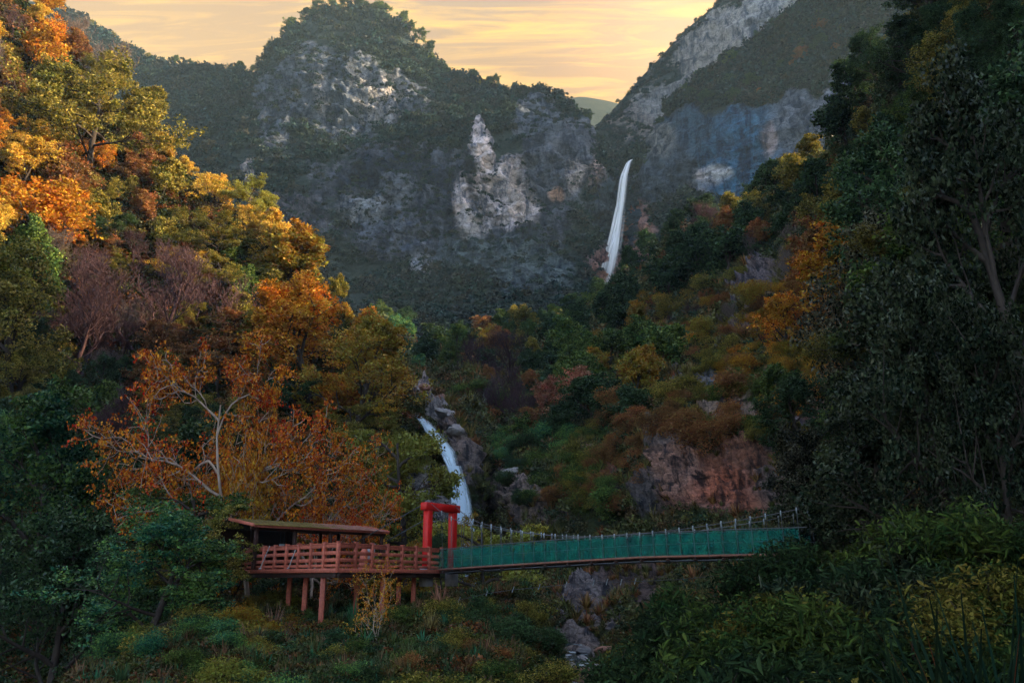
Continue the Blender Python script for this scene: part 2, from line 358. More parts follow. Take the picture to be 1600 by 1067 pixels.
C_rocks = [
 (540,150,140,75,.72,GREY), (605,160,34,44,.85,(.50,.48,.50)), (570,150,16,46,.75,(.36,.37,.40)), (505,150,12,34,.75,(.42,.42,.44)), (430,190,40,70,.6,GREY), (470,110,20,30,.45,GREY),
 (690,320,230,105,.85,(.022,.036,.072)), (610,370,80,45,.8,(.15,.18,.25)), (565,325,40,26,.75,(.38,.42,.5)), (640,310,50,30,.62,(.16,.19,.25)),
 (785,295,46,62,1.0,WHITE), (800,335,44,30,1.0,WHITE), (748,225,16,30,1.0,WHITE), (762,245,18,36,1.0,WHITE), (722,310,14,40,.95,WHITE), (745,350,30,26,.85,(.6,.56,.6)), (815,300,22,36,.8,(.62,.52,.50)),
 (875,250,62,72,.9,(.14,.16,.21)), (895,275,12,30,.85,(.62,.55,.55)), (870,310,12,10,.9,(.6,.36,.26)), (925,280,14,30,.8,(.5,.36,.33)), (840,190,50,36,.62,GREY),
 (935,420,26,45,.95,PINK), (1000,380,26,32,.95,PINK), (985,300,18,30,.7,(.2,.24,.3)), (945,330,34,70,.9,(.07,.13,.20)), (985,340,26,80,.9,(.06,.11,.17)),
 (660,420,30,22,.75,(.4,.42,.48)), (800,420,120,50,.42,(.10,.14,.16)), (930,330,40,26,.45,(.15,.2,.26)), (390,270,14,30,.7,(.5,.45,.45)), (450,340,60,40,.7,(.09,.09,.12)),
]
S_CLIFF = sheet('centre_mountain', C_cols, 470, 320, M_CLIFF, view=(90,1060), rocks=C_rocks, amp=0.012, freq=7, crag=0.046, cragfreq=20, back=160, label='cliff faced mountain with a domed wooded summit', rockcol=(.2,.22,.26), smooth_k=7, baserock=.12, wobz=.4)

# right shoulder with dark blue cliffs, and the rocky slope behind it
E_cols = [
 (960,  [(560,330),(440,420),(350,440),(275,450)]),
 (985,  [(560,325),(440,405),(350,425),(290,435),(258,445)]),
 (1010, [(560,320),(440,395),(340,405),(280,415),(218,445)]),
 (1060, [(560,315),(440,375),(340,392),(260,402),(200,425),(150,450)]),
 (1120, [(560,310),(420,350),(330,380),(240,390),(180,410),(102,450)]),
 (1180, [(560,300),(400,330),(320,368),(200,380),(160,400),(72,445)]),
 (1240, [(560,290),(380,320),(300,355),(190,368),(150,388),(20,430)]),
 (1320, [(560,280),(340,310),(260,340),(180,350),(60,400),(-70,430)]),
 (1400, [(560,260),(300,300),(200,330),(60,360),(-150,420)]),
 (1600, [(560,240),(250,290),(0,330),(-320,390)]),
 (2000, [(560,220),(200,270),(-200,330),(-480,370)]),
 (2700, [(560,220),(200,260),(-200,320),(-560,350)]),
]
E_rocks = [(1150,235,110,80,.9,BLUE),(1080,220,70,60,.8,(.05,.11,.18)),(1160,260,80,40,.85,(.05,.15,.28)),(1105,285,36,20,1.0,WHITE),(1125,272,26,12,1.0,(.8,.8,.86)),
           (1250,210,55,65,.85,(.18,.21,.27)),(1330,160,50,60,.6,(.24,.26,.32)),(1205,225,12,30,.9,(.42,.34,.36)),(1040,270,50,70,.8,(.07,.10,.14)),(1000,370,30,50,.9,PINK),(1030,220,30,30,.45,(.25,.25,.25)),
           (1160,300,60,26,.7,BLUE)]
S_SHOULDER = sheet('right_mountain', E_cols, 330, 230, M_CLIFF, view=(960,1430), rocks=E_rocks, amp=0.014, freq=7, crag=0.03, cragfreq=18, back=200, label='wooded mountain shoulder over dark blue cliffs', rockcol=(.10,.13,.18), baserock=.10)
D_cols = [
 (880,  [(420,470),(300,504),(230,588)]),
 (940,  [(420,470),(300,504),(192,588)]),
 (960,  [(400,470),(280,512),(168,588)]),
 (1000, [(400,470),(260,520),(122,588)]),
 (1040, [(400,470),(240,520),(80,588)]),
 (1080, [(400,470),(200,520),(40,588)]),
 (1120, [(400,470),(200,520),(8,588)]),
 (1180, [(400,470),(200,504),(-50,562)]),
 (1300, [(400,462),(200,495),(-110,537)]),
 (1500, [(400,453),(200,478),(-160,504)]),
 (2000, [(400,420),(200,436),(-160,453)]),
]
D_rocks = [(1160,50,70,40,.9,(.5,.47,.47)),(1100,90,60,60,.7,(.42,.38,.35)),(1040,160,60,60,.6,(.34,.33,.33)),(1210,20,60,40,.85,(.5,.5,.52)),(990,200,40,30,.45,(.3,.26,.25)),(1190,90,40,20,.6,(.42,.34,.32))]
S_BACK = sheet('rocky_back_slope', D_cols, 240, 150, M_CLIFF, view=(930,1300), rocks=D_rocks, amp=0.012, freq=8, crag=0.022, cragfreq=22, back=200, label='steep rocky slope rising to the glowing sky', rockcol=(.3,.29,.28), baserock=.2)
# pale distant ridge in the gap
G_cols = [(px, [(400, 1000), (c+12, 1300), (c, 1400)]) for px, c in [(300,190),(760,175),(860,168),(900,150),(930,154),(960,160),(1000,172),(1100,150),(1500,120)]]
S_FAR = sheet('distant_ridge', G_cols, 120, 30, M_CLIFF, amp=0.003, freq=20, crag=0.004, back=500, smooth_k=3, label='pale blue ridge far beyond the gap')

# right hillside and gorge wall
R_cols = [
 (560,  [(1020,125),(860,130),(720,140),(660,150),(620,185),(560,225),(500,262)]),
 (620,  [(1060,100),(900,108),(720,124),(655,134),(620,170),(570,215),(520,255)]),
 (660,  [(1100,75),(900,103),(780,110),(720,117),(665,127),(625,152),(600,180),(560,230)]),
 (700,  [(1100,66),(900,101),(780,108),(700,118),(650,130),(620,155),(590,190),(555,235)]),
 (735,  [(1100,60),(900,96),(850,102),(760,106),(680,118),(630,130),(610,145),(540,235)]),
 (770,  [(1100,54),(960,80),(860,105),(760,124),(700,132),(650,145),(600,178),(530,240)]),
 (820,  [(1100,50),(1000,60),(900,84),(840,90),(770,98),(700,118),(640,145),(580,185),(515,240)]),
 (900,  [(1100,46),(1000,57),(900,78),(830,88),(740,97),(650,125),(570,170),(500,240)]),
 (960,  [(1120,44),(1000,56),(900,74),(830,84),(750,92),(670,112),(560,165),(462,238)]),
 (1000, [(1150,42),(1000,55),(900,70),(830,79),(760,85),(690,93),(600,125),(500,185),(418,225)]),
 (1060, [(1180,39),(1000,52),(890,68),(830,75),(760,79),(700,83),(640,98),(540,140),(372,215)]),
 (1120, [(1200,36),(1000,49),(880,64),(830,71),(760,76),(690,80),(620,94),(500,140),(350,205)]),
 (1200, [(1220,30),(1000,43),(880,58),(820,66),(700,76),(600,94),(470,126),(322,180)]),
 (1300, [(1250,24),(1000,36),(850,53),(700,66),(550,88),(400,118),(240,150)]),
 (1400, [(1300,18),(1000,28),(850,42),(700,54),(500,74),(300,96),(112,118)]),
 (1500, [(1300,15),(1000,23),(850,33),(700,43),(450,60),(200,78),(-60,98)]),
 (1700, [(1300,11),(1000,16),(800,25),(600,33),(300,47),(0,62),(-350,84)]),
 (2000, [(1300,8),(1000,12),(800,17),(500,26),(100,40),(-300,56),(-700,74)]),
 (2600, [(1300,7),(1000,9),(700,15),(300,25),(-100,40),(-600,60),(-1100,84)]),
 (3600, [(1300,6),(1000,8),(700,13),(300,22),(-100,36),(-700,58),(-1500,84)]),
]
RED=(.66,.22,.13); BROWN=(.42,.23,.18); SLATE=(.13,.14,.17)
R_rocks = [(1120,760,120,48,1.0,RED),(1060,740,60,60,.9,BROWN),(1170,720,60,36,.9,(.34,.15,.10)),(1020,770,30,40,.8,(.12,.10,.10)),(1220,760,50,40,.7,(.22,.16,.15)),
           (1240,690,40,26,.8,(.2,.2,.24)),(1180,465,50,36,.85,(.16,.13,.15)),(1110,600,40,22,.85,SLATE),(1160,520,50,24,.5,(.18,.12,.10)),
           (690,660,22,26,1.0,(.5,.44,.43)),(715,720,26,60,.95,(.3,.22,.2)),(660,622,24,22,.9,(.5,.4,.38)),(760,760,24,60,.8,(.12,.09,.08)),
           (800,770,46,34,.85,(.30,.22,.20)),(865,740,60,30,.25,(.3,.22,.2)),(960,760,16,46,.75,(.33,.14,.10)),(930,960,60,60,.85,(.26,.22,.22)),(900,1040,60,40,.9,(.3,.24,.22)),(1000,900,60,60,.7,(.15,.10,.09)),
           (1060,660,50,18,.4,(.2,.15,.13)),(1300,640,60,40,.6,BROWN),(1230,525,60,26,.85,(.30,.20,.17)),(1145,648,70,22,.8,(.32,.22,.17)),(1250,610,50,30,.7,(.34,.18,.12)),(1075,600,40,22,.7,(.2,.17,.17)),(1210,430,40,22,.75,(.2,.16,.17)),(1040,690,40,26,.8,(.22,.17,.16)),(900,700,40,18,.5,BROWN),(850,800,60,30,.5,(.28,.2,.17)),(620,600,30,30,.8,(.3,.22,.18))]
S_RIGHT = sheet('right_hillside', R_cols, 470, 320, M_RIGHT, view=(560,1600), rocks=R_rocks, amp=0.022, freq=9, crag=0.075, cragfreq=20, back=70, label='scrubby hillside with red rock faces over the gorge', rockcol=(.22,.19,.18), baserock=.1)

# mound under the viewing deck
B_cols = []
for px, tpy, tD, m in zip([120,250,350,450,550,650,750,820,850,868,880],[1040,985,940,945,948,938,925,915,960,1000,1060],[60,58,56,55,54,56,55,52,50,48,60],[0,0,0,0,0,0,1,3,6,9,26]):
    B_cols.append((px, [(1500, 13+m),(1200, 20+m),(1067, 28+m),(1005 if tpy<1000 else tpy+30, 35+m),(tpy+25, 41+m),(tpy, tD)]))
S_MOUND = sheet('river_bank', B_cols, 200, 110, M_LEFT, rocks=[(860,990,30,90,.9,(.10,.07,.06)),(500,960,40,18,.7,(.35,.33,.34)),(470,945,30,16,.7,(.35,.33,.34)),(840,1000,30,60,.5,(.16,.11,.09)),(760,960,60,30,.3,BROWN)], amp=0.02, freq=9, crag=0.03, cragfreq=14, back=12, label='overgrown bank under the viewing deck', top_rows=4)
# near bank on the camera's right
H_cols = []
for px, tpy, tD in zip([965,990,1030,1090,1200,1350,1600,2000,2800],[1180,1120,1040,985,935,865,835,820,810],[17,17,17,17,16,15,13,11,9]):
    H_cols.append((px, [(2200, 1.7),(1700, 3.2),(1350, 6),((1350+tpy)/2, 9),(tpy, tD)]))
S_NEAR = sheet('near_bank', H_cols, 120, 60, M_LEFT, amp=0.01, crag=0.01, back=9, label='dark near bank covered in leafy shrubs', top_rows=4)
# unseen hillside added beside and behind the camera, sized to shade the lower valley
ex_, ey_ = np.meshgrid(np.linspace(22, 330, 90), np.linspace(-330, 95, 110), indexing='ij')
rise = np.interp(ex_, [22, 40, 130, 180, 330], [-4, 4, 118, 126, 40]); rise = rise*np.interp(ey_, [-330, -230, -120, 95], [.35, .8, 1, 1.08])
ez_ = rise + fbm(np.stack([ex_/45, ey_/45, ex_*0], -1), 5)*22
idx = np.arange(ex_.size).reshape(ex_.shape)
tag(link('shade_hillside', mesh_np('shade_hillside', np.stack([ex_, ey_, ez_], -1).reshape(-1, 3), np.stack([idx[:-1, :-1], idx[1:, :-1], idx[1:, 1:], idx[:-1, 1:]], -1).reshape(-1, 4), [M_LEFT], True)), 'unseen hillside added beside the viewpoint to shade the lower valley', None, None, 'structure')
# valley floor out to the horizon
gx = np.linspace(-1500, 1500, 70); gy = np.linspace(-500, 2200, 80)
GX, GY = np.meshgrid(gx, gy, indexing='ij'); GZ = -14 + fbm(np.stack([GX/300, GY/300, GX*0], -1), 4)*10
idx = np.arange(GX.size).reshape(GX.shape)
me = mesh_np('valley_floor', np.stack([GX, GY, GZ], -1).reshape(-1, 3), np.stack([idx[:-1, :-1], idx[1:, :-1], idx[1:, 1:], idx[:-1, 1:]], -1).reshape(-1, 4), [M_LEFT], True)
tag(link('ground', me), None, None, None, 'structure')

# ------------------------------------------------------------------ plant generator
def nrm(v): return v/(np.linalg.norm(v)+1e-9)
def tubes(polys, sides_by_level):
    V, Fq, off = [], [], 0
    for pts, rad, lv in polys:
        k = sides_by_level[min(lv, len(sides_by_level)-1)]; n = len(pts)
        t = np.gradient(pts, axis=0); t /= np.linalg.norm(t, axis=1)[:, None]+1e-9
        ref = np.array([0.3, 0.9, 0.1]) if abs(t[0][1]) < 0.8 else np.array([1.0, 0, 0.1])
        a = np.cross(t, ref); a /= np.linalg.norm(a, axis=1)[:, None]+1e-9; b = np.cross(t, a)
        th = np.arange(k)*2*math.pi/k
        ring = pts[:, None] + (a[:, None]*np.cos(th)[None, :, None] + b[:, None]*np.sin(th)[None, :, None])*rad[:, None, None]
        V.append(ring.reshape(-1, 3))
        i = np.arange((n-1)*k).reshape(n-1, k); j = (np.arange(k)+1) % k
        q = np.stack([i, i[:, j], i[:, j]+k, i+k], -1).reshape(-1, 4)+off
        Fq.append(q); off += n*k
    return np.concatenate(V), np.concatenate(Fq)

def grow(seed, H=10.0, r0=0.22, levels=((9, .42, 60, 6, .12), (6, .5, 50, 4, .15), (5, .5, 45, 3, .2)), tmin=.35, up=.12, lean=0.08, trunk_wander=.05, taper_t=.6, flat=0.0, stems=1, minr=.01):
    """levels: (children, length ratio, angle, segments, wander). returns polylines and tips"""
    rng = np.random.RandomState(seed); polys, tips = [], []
    ML = len(levels)
    def branch(p, d, L, r, lv, nseg, wander):
        pts = [p]; dd = d
        for i in range(nseg):
            dd = nrm(dd + rng.normal(size=3)*wander + np.array([0, 0, up if lv else .05]))
            if flat and lv: dd = nrm(dd*np.array([1, 1, 1-flat]))
            p = p + dd*L/nseg; pts.append(p)
        pts = np.array(pts); rad = np.maximum(np.linspace(r, r*(.25 if lv else .3), nseg+1), minr); polys.append((pts, rad, lv))
        if lv < ML:
            n, ratio, ang, ns, wd = levels[lv]; ph = rng.rand()*6.28; tm = tmin if lv == 0 else .25
            for c in range(n):
                t = tm + (1-tm)*((c+rng.rand()*.8)/n); q = t*nseg; i = min(int(q), nseg-1); pos = pts[i] + (pts[i+1]-pts[i])*(q-i)
                ax = nrm(pts[i+1]-pts[i]); ph += 2.4 + rng.normal()*.3
                s = nrm(np.cross(ax, [math.sin(ph), math.cos(ph), .3])); a = R(ang*(1-.35*t*(lv == 0)) + rng.normal()*8)
                nd = nrm(ax*math.cos(a) + s*math.sin(a))
                if flat: nd = nrm(nd*np.array([1, 1, 1-flat*.7]))
                ll = L*ratio*(1-taper_t*(t-tm)/(1-tm)*(lv == 0))*(.75+.5*rng.rand())
                branch(pos, nd, ll, max(r*.55*(1-.4*t), minr), lv+1, ns, wd)
            if lv: tips.append(pts[-1])
        else:
            tips.append(pts[-1]); tips.append(pts[len(pts)//2])
    for s in range(stems):
        d = nrm(np.array([rng.normal()*lean*(1+stems*1.5), rng.normal()*lean*(1+stems*1.5), 1.0]))
        branch(np.array([0, 0, -.4]), d, H*(.72 if ML else 1), r0, 0, 8, trunk_wander)
    return polys, np.array(tips)

def leaves(tips, per, rc, size, ratio=.55, flat=.5, seed=0, upbias=.7, axis=None, axis_w=0.0, droop=0.0, lance=False):
    rng = np.random.RandomState(seed); n = len(tips)*per
    c = np.repeat(tips, per, 0)
    o = rng.normal(size=(n, 3)); o /= np.linalg.norm(o, axis=1)[:, None]; o *= (rng.rand(n, 1)**.45)*rc; o[:, 2] *= flat
    c = c + o
    nn = rng.normal(size=(n, 3)); nn[:, 2] = np.abs(nn[:, 2])*.6+upbias; nn /= np.linalg.norm(nn, axis=1)[:, None]
    a = rng.normal(size=(n, 3))
    if axis is not None: a = a*(1-axis_w) + np.array(axis)*axis_w*1.7
    a[:, 2] -= droop
    a -= nn*(a*nn).sum(1)[:, None]; a /= np.linalg.norm(a, axis=1)[:, None]+1e-9; b = np.cross(nn, a)
    s = size*(.6+.8*rng.rand(n, 1)); w = s*ratio*.5
    if lance:      # folded along the midrib, tip curling down
        s = size*(.35+1.15*rng.rand(n, 1)**1.3); w = s*ratio*.5; cu = s*(.05+.3*rng.rand(n, 1))
        v = np.stack([c-a*s*.5, c-a*s*.2+b*w*.85+nn*w*.35, c+a*s*.2+b*w*.8+nn*w*.3-nn*cu*.3, c+a*s*.5-nn*cu, c+a*s*.2-b*w*.8+nn*w*.3-nn*cu*.3, c-a*s*.2-b*w*.85+nn*w*.35], 1).reshape(-1, 3)
        k = np.arange(n)[:, None]*6
        return v, np.concatenate([k+np.array([[0, 3, 2, 1]]), k+np.array([[0, 5, 4, 3]])])
    v = np.stack([c-a*s*.5, c+b*w - nn*s*.08, c+a*s*.5 - nn*s*.05, c-b*w - nn*s*.08], 1).reshape(-1, 3)
    f = np.arange(n*4).reshape(n, 4)
    return v, f

class Spec:   # one plant model: trunk mesh + crown mesh, true height in its own units
    def __init__(s, name, trunk, crown, tm, cm):
        s.trunk = mesh_np(name+'_trunk', *trunk, [tm], True); s.crown = mesh_np(name+'_crown', *crown, [cm]) if crown is not None else None
        zs = crown[0][:, 2] if crown is not None else trunk[0][:, 2]
        s.H = float(zs.max())
        xs = crown[0][:, :2] if crown is not None else trunk[0][:, :2]
        s.W = float(np.percentile(np.linalg.norm(xs, axis=1), 97))
SPECS = {}
def spec(kind, name, seed, g, lf=None, sides=(6, 4, 3, 3), tm=None, cm=None, split_twigs=False):
    polys, tips = grow(seed, **g)
    if split_twigs:
        tr = tubes([p for p in polys if p[2] <= 1], sides); cr = tubes([p for p in polys if p[2] > 1], sides)
    else:
        tr = tubes([p for p in polys if p[2] < len(g.get('levels', (1,1,1)))+ (1 if len(polys) < 160 else 0)], sides); cr = leaves(tips, seed=seed, **lf)
    SPECS.setdefault(kind, []).append(Spec(name, tr, cr, tm or BARK, cm or LEAF))

for s in range(5):   # rounded broadleaf, mid distance
    spec('broad', 'broadleaf', 10+s, dict(levels=((10,.44,62,5,.12),(6,.5,50,3,.15),(4,.5,45,2,.2)), tmin=.28, up=.10), dict(per=16, rc=.62, size=.34, flat=.55))
for s in range(3):   # finer for nearer trees
    spec('fine', 'fine_broadleaf', 30+s, dict(levels=((11,.46,64,6,.14),(7,.5,50,4,.16),(5,.5,45,3,.2)), tmin=.25, up=.08, lean=.12), dict(per=26, rc=.42, size=.15, flat=.4, ratio=.6))
for s in range(4):   # tiered, flat topped sprays
    spec('tier', 'tiered', 50+s, dict(levels=((12,.52,70,6,.14),(7,.45,48,4,.16),(5,.45,42,3,.18)), tmin=.3, up=.08, flat=.38, taper_t=.4, lean=.18, trunk_wander=.12), dict(per=24, rc=.46, size=.16, flat=.34, ratio=.55, upbias=.75))
for s in range(3):   # open autumn maple, thinner foliage
    spec('open', 'autumn', 70+s, dict(levels=((9,.5,55,6,.16),(7,.5,48,4,.2),(5,.5,45,3,.24)), tmin=.25, up=.12, lean=.15, trunk_wander=.12), dict(per=11, rc=.42, size=.19, flat=.45, ratio=.8))
for s in range(4):   # bare
    spec('bare', 'bare', 90+s, dict(r0=.16, levels=((9,.5,48,6,.12),(7,.5,42,5,.16),(6,.5,40,4,.2),(3,.55,35,3,.2)), tmin=.2, up=.2, lean=.2, trunk_wander=.1, minr=.013, stems=2), None, (5,3,3,3,3), TWIG, TWIG, True)
for s in range(3):   # far trees for skylines
    spec('far', 'far', 110+s, dict(r0=.2, levels=((9,.55,62,3,.2),(6,.5,50,2,.25)), tmin=.3, up=.08, lean=.2, trunk_wander=.1), dict(per=30, rc=.7, size=.42, flat=.5), (4,3,3))
for s in range(3):   # sprawling pale-branched tree over the deck
    spec('sprawl', 'sprawling', 130+s, dict(H=9, r0=.12, levels=((8,.7,58,8,.2),(7,.48,48,6,.26),(5,.45,48,4,.28),(3,.5,45,3,.3)), tmin=.2, up=.07, flat=.25, taper_t=.3, lean=.3, trunk_wander=.22, minr=.014), dict(per=9, rc=.28, size=.10, flat=.4, ratio=.8), (6,5,4,3,3), BARKP, LEAF)

spec('sapling', 'sapling', 141, dict(H=6, r0=.09, levels=((7,.75,50,8,.2),(6,.5,48,5,.24),(4,.5,45,4,.28)), tmin=.25, up=.16, taper_t=.2, lean=.3, trunk_wander=.2, minr=.012), dict(per=7, rc=.22, size=.11, flat=.5, ratio=.8), (6,5,4,3,3), BARKP, LEAF)
# undergrowth models, kept outside the scene and instanced by the stuff objects
def hidden_collection(name, meshes):
    c = bpy.data.collections.new(name)
    for i, me in enumerate(meshes):
        o = bpy.data.objects.new(f'{name}_{i:02d}', me); c.objects.link(o)
    return c
def bush_mesh(seed, mat, n=260, size=.2, flat=.7, ratio=.6):
    rng = np.random.RandomState(seed); m = 26
    c = rng.normal(size=(m, 3)); c /= np.linalg.norm(c, axis=1)[:, None]; c[:, 2] = np.abs(c[:, 2]); c *= (.45+.45*rng.rand(m, 1)); c[:, 2] *= flat
    v, f = leaves(c, n//m, .36, size, ratio, .75, seed, .5)
    return mesh_np('bush', v, f, [mat])
def tuft_mesh(seed, mat, n=70, L=1.0, w=.03, arch=.7):
    rng = np.random.RandomState(seed); V, Fs = [], []
    for i in range(n):
        a = rng.rand()*6.283; d = np.array([math.cos(a), math.sin(a), 0]); l = L*(.5+.6*rng.rand()); sp = .15+.6*rng.rand()
        ts = np.linspace(0, 1, 5); pts = d*(sp*ts[:, None]*l) + np.array([0, 0, 1])*(ts - arch*sp*1.3*ts**2)[:, None]*l + d*rng.rand()*.1
        s = np.cross(d, [0, 0, 1])*w*(1-ts*.85)[:, None]; k = len(V)*10
        V.append(np.concatenate([pts-s, pts+s])); b = k
        Fs.append(np.array([[b+j, b+j+1, b+6+j, b+5+j] for j in range(4)]))
    return mesh_np('tuft', np.concatenate(V), np.concatenate(Fs), [mat])
BUSH_DARK = leaf_mat('undergrowth_dark', 'ramp', [(.02,.04,.025),(.035,.055,.02),(.02,.055,.04),(.06,.06,.02),(.03,.045,.02)])
BUSH_MIX = leaf_mat('undergrowth_mixed', 'ramp', [(.02,.04,.015),(.07,.085,.018),(.025,.04,.02),(.12,.09,.02),(.02,.06,.03),(.18,.06,.02),(.03,.04,.02)])
BUSH_SCRUB = leaf_mat('scrub_leaf', 'ramp', [(.04,.065,.03),(.09,.10,.03),(.12,.10,.05),(.03,.065,.04),(.13,.13,.04),(.05,.07,.04),(.20,.09,.04)])
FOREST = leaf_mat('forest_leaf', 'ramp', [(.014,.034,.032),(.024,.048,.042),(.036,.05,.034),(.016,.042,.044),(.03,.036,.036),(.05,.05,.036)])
GRASS = leaf_mat('grass_blade', 'ramp', [(.04,.06,.02),(.11,.09,.035),(.03,.07,.03),(.19,.10,.06),(.05,.06,.02)])
GRASSR = leaf_mat('hill_grass_blade', 'ramp', [(.08,.10,.03),(.17,.13,.05),(.08,.10,.04),(.26,.11,.05),(.13,.14,.04)])
FERN = leaf_mat('teal_fern', 'ramp', [(.03,.12,.07),(.05,.14,.06),(.03,.09,.06)])

def stuff_nodes(name, coll):
    ng = bpy.data.node_groups.new(name, 'GeometryNodeTree')
    ng.interface.new_socket('Geometry', in_out='INPUT', socket_type='NodeSocketGeometry'); ng.interface.new_socket('Geometry', in_out='OUTPUT', socket_type='NodeSocketGeometry')
    N = ng.nodes.new; L = ng.links.new
    gi = N('NodeGroupInput'); go = N('NodeGroupOutput'); ip = N('GeometryNodeInstanceOnPoints'); ci = N('GeometryNodeCollectionInfo')
    ci.inputs['Collection'].default_value = coll; ci.inputs['Separate Children'].default_value = True; ci.inputs['Reset Children'].default_value = True
    def attr(nm, t):
        a = N('GeometryNodeInputNamedAttribute'); a.data_type = t; a.inputs['Name'].default_value = nm; return a.outputs['Attribute']
    m2p = N('GeometryNodeMeshToPoints'); L(gi.outputs[0], m2p.inputs[0])
    L(m2p.outputs[0], ip.inputs['Points']); L(ci.outputs[0], ip.inputs['Instance']); ip.inputs['Pick Instance'].default_value = True
    L(attr('idx', 'INT'), ip.inputs['Instance Index']); L(attr('rot', 'FLOAT_VECTOR'), ip.inputs['Rotation']); L(attr('scl', 'FLOAT_VECTOR'), ip.inputs['Scale'])
    L(ip.outputs[0], go.inputs[0]); return ng
def scatter(name, pts, coll, scl, label, seed=0, rot=None, nvar=None):
    rng = np.random.RandomState(seed); n = len(pts)
    me = bpy.data.meshes.new(name); me.vertices.add(n); me.vertices.foreach_set('co', np.ascontiguousarray(pts, np.float32).ravel())
    if rot is None: rot = np.stack([rng.normal(size=n)*.15, rng.normal(size=n)*.15, rng.rand(n)*6.283], 1)
    s = np.asarray(scl); s = np.repeat(s[:, None], 3, 1) if s.ndim == 1 else s
    for nm, t, d, k in (('rot', 'FLOAT_VECTOR', rot, 'vector'), ('scl', 'FLOAT_VECTOR', s, 'vector'), ('idx', 'INT', rng.randint(0, nvar or len(coll.objects), n), 'value')):
        a = me.attributes.new(nm, t, 'POINT'); a.data.foreach_set(k, np.ascontiguousarray(d, np.int32 if t == 'INT' else np.float32).ravel())
    o = link(name, me); md = o.modifiers.new('scatter', 'NODES'); md.node_group = stuff_nodes(name+'_nodes', coll)
    tag(o, label, None, None, 'stuff'); return o
def pick(s, n, seed, cond, depth_power=0.0):
    """random surface points of a sheet inside the pixel region where cond(px, py, rock) holds, jittered between grid vertices"""
    rng = np.random.RandomState(seed); nu, nv = s.X.shape
    ok = cond(s.X, s.y, s.rock)
    # density per world area over distance squared, so equal cover in the picture
    du = np.linalg.norm(np.gradient(s.pos, axis=0), axis=2); dv = np.linalg.norm(np.gradient(s.pos, axis=1), axis=2)
    w = ok*du*dv/(s.d**depth_power); w[-1, :] = 0; w[:, -1] = 0
    w = w.ravel()/w.sum(); k = rng.choice(nu*nv, n, p=w); i, j = k//nv, k % nv
    a, b = rng.rand(n)[:, None], rng.rand(n)[:, None]
    p = s.pos[i, j]*(1-a)*(1-b) + s.pos[i+1, j]*a*(1-b) + s.pos[i, j+1]*(1-a)*b + s.pos[i+1, j+1]*a*b
    return p, s.d[i, j], i, j

BD = hidden_collection('dark_bush', [bush_mesh(i, BUSH_DARK) for i in range(4)])
BM = hidden_collection('mixed_bush', [bush_mesh(10+i, BUSH_MIX, 300) for i in range(4)])
BS = hidden_collection('scrub_bush', [bush_mesh(20+i, BUSH_SCRUB, 300, .17) for i in range(4)])
BF = hidden_collection('forest_clump', [bush_mesh(30+i, FOREST, 200, .34, .9) for i in range(4)])
GT = hidden_collection('grass_tuft', [tuft_mesh(40+i, GRASS) for i in range(3)])
GR = hidden_collection('hill_grass_tuft', [tuft_mesh(50+i, GRASSR, 60, 1, .045) for i in range(3)])
FN = hidden_collection('fern_tuft', [tuft_mesh(60+i, FERN, 40, 1, .05, .9) for i in range(3)])

rng0 = np.random.RandomState(5)
p, d, i, j = pick(S_LEFT, 9000, 1, lambda x, y, r: (x > -150) & (y < 1100) & (r < .5), 2)
scatter('undergrowth', p, BM, (.012*d+.4)*(.6+.8*rng0.rand(len(p))), 'mixed low undergrowth between the trees of the steep hillside', 1)
p, d, i, j = pick(S_RIGHT, 12000, 2, lambda x, y, r: (x < 1750) & (y < 1100) & (r < .45), 2)
scatter('hillside_scrub', p, BS, (.011*d+.25)*(.5+1.5*rng0.rand(len(p))**2), 'scrubby undergrowth covering the hillside over the gorge', 2)
p, d, i, j = pick(S_RIGHT, 5500, 3, lambda x, y, r: (x < 1500) & (x > 600) & (y > 420) & (y < 1100) & (r < .75), 2)
scatter('hillside_grass', p, GR, (.014*d+.25)*(.4+1.3*rng0.rand(len(p))**2), 'dry reddish grass tufts on the hillside over the gorge', 3)
p, d, i, j = pick(S_MOUND, 5200, 4, lambda x, y, r: (y < 1150) & (r < .6), 1.5)
scatter('bank_undergrowth', p, BM, .35+.5*rng0.rand(len(p))**2, 'leafy undergrowth on the bank under the viewing deck', 4)
p, d, i, j = pick(S_MOUND, 1300, 5, lambda x, y, r: (y < 1150), 1.5)
scatter('bank_grass', p, GT, .5+.6*rng0.rand(len(p)), 'long grass hanging on the bank under the viewing deck', 5)
p, d, i, j = pick(S_MOUND, 500, 6, lambda x, y, r: (y < 1150), 1.5)
scatter('bank_fern', p, FN, .5+.6*rng0.rand(len(p)), 'teal green ferns on the bank under the viewing deck', 6)
# far forest
vis = lambda x, y, r: (x > 60) & (x < 1050) & (y < 620)
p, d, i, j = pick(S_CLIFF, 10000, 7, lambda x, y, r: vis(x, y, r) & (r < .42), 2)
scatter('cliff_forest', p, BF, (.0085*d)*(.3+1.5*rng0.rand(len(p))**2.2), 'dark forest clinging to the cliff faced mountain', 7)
p, d, i, j = pick(S_CLIFF, 2600, 8, lambda x, y, r: vis(x, y, r) & (r >= .42) & (r < .9), 2)
scatter('ledge_shrubs', p, BF, (.005*d)*(.3+.9*rng0.rand(len(p))**2), 'small shrubs on ledges of the grey cliffs', 8)
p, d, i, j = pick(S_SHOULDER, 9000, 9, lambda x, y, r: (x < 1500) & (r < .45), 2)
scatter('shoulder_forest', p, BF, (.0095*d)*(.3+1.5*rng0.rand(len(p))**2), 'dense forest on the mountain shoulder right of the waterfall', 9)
p, d, i, j = pick(S_BACK, 3500, 10, lambda x, y, r: (x < 1400) & (r < .5), 2)
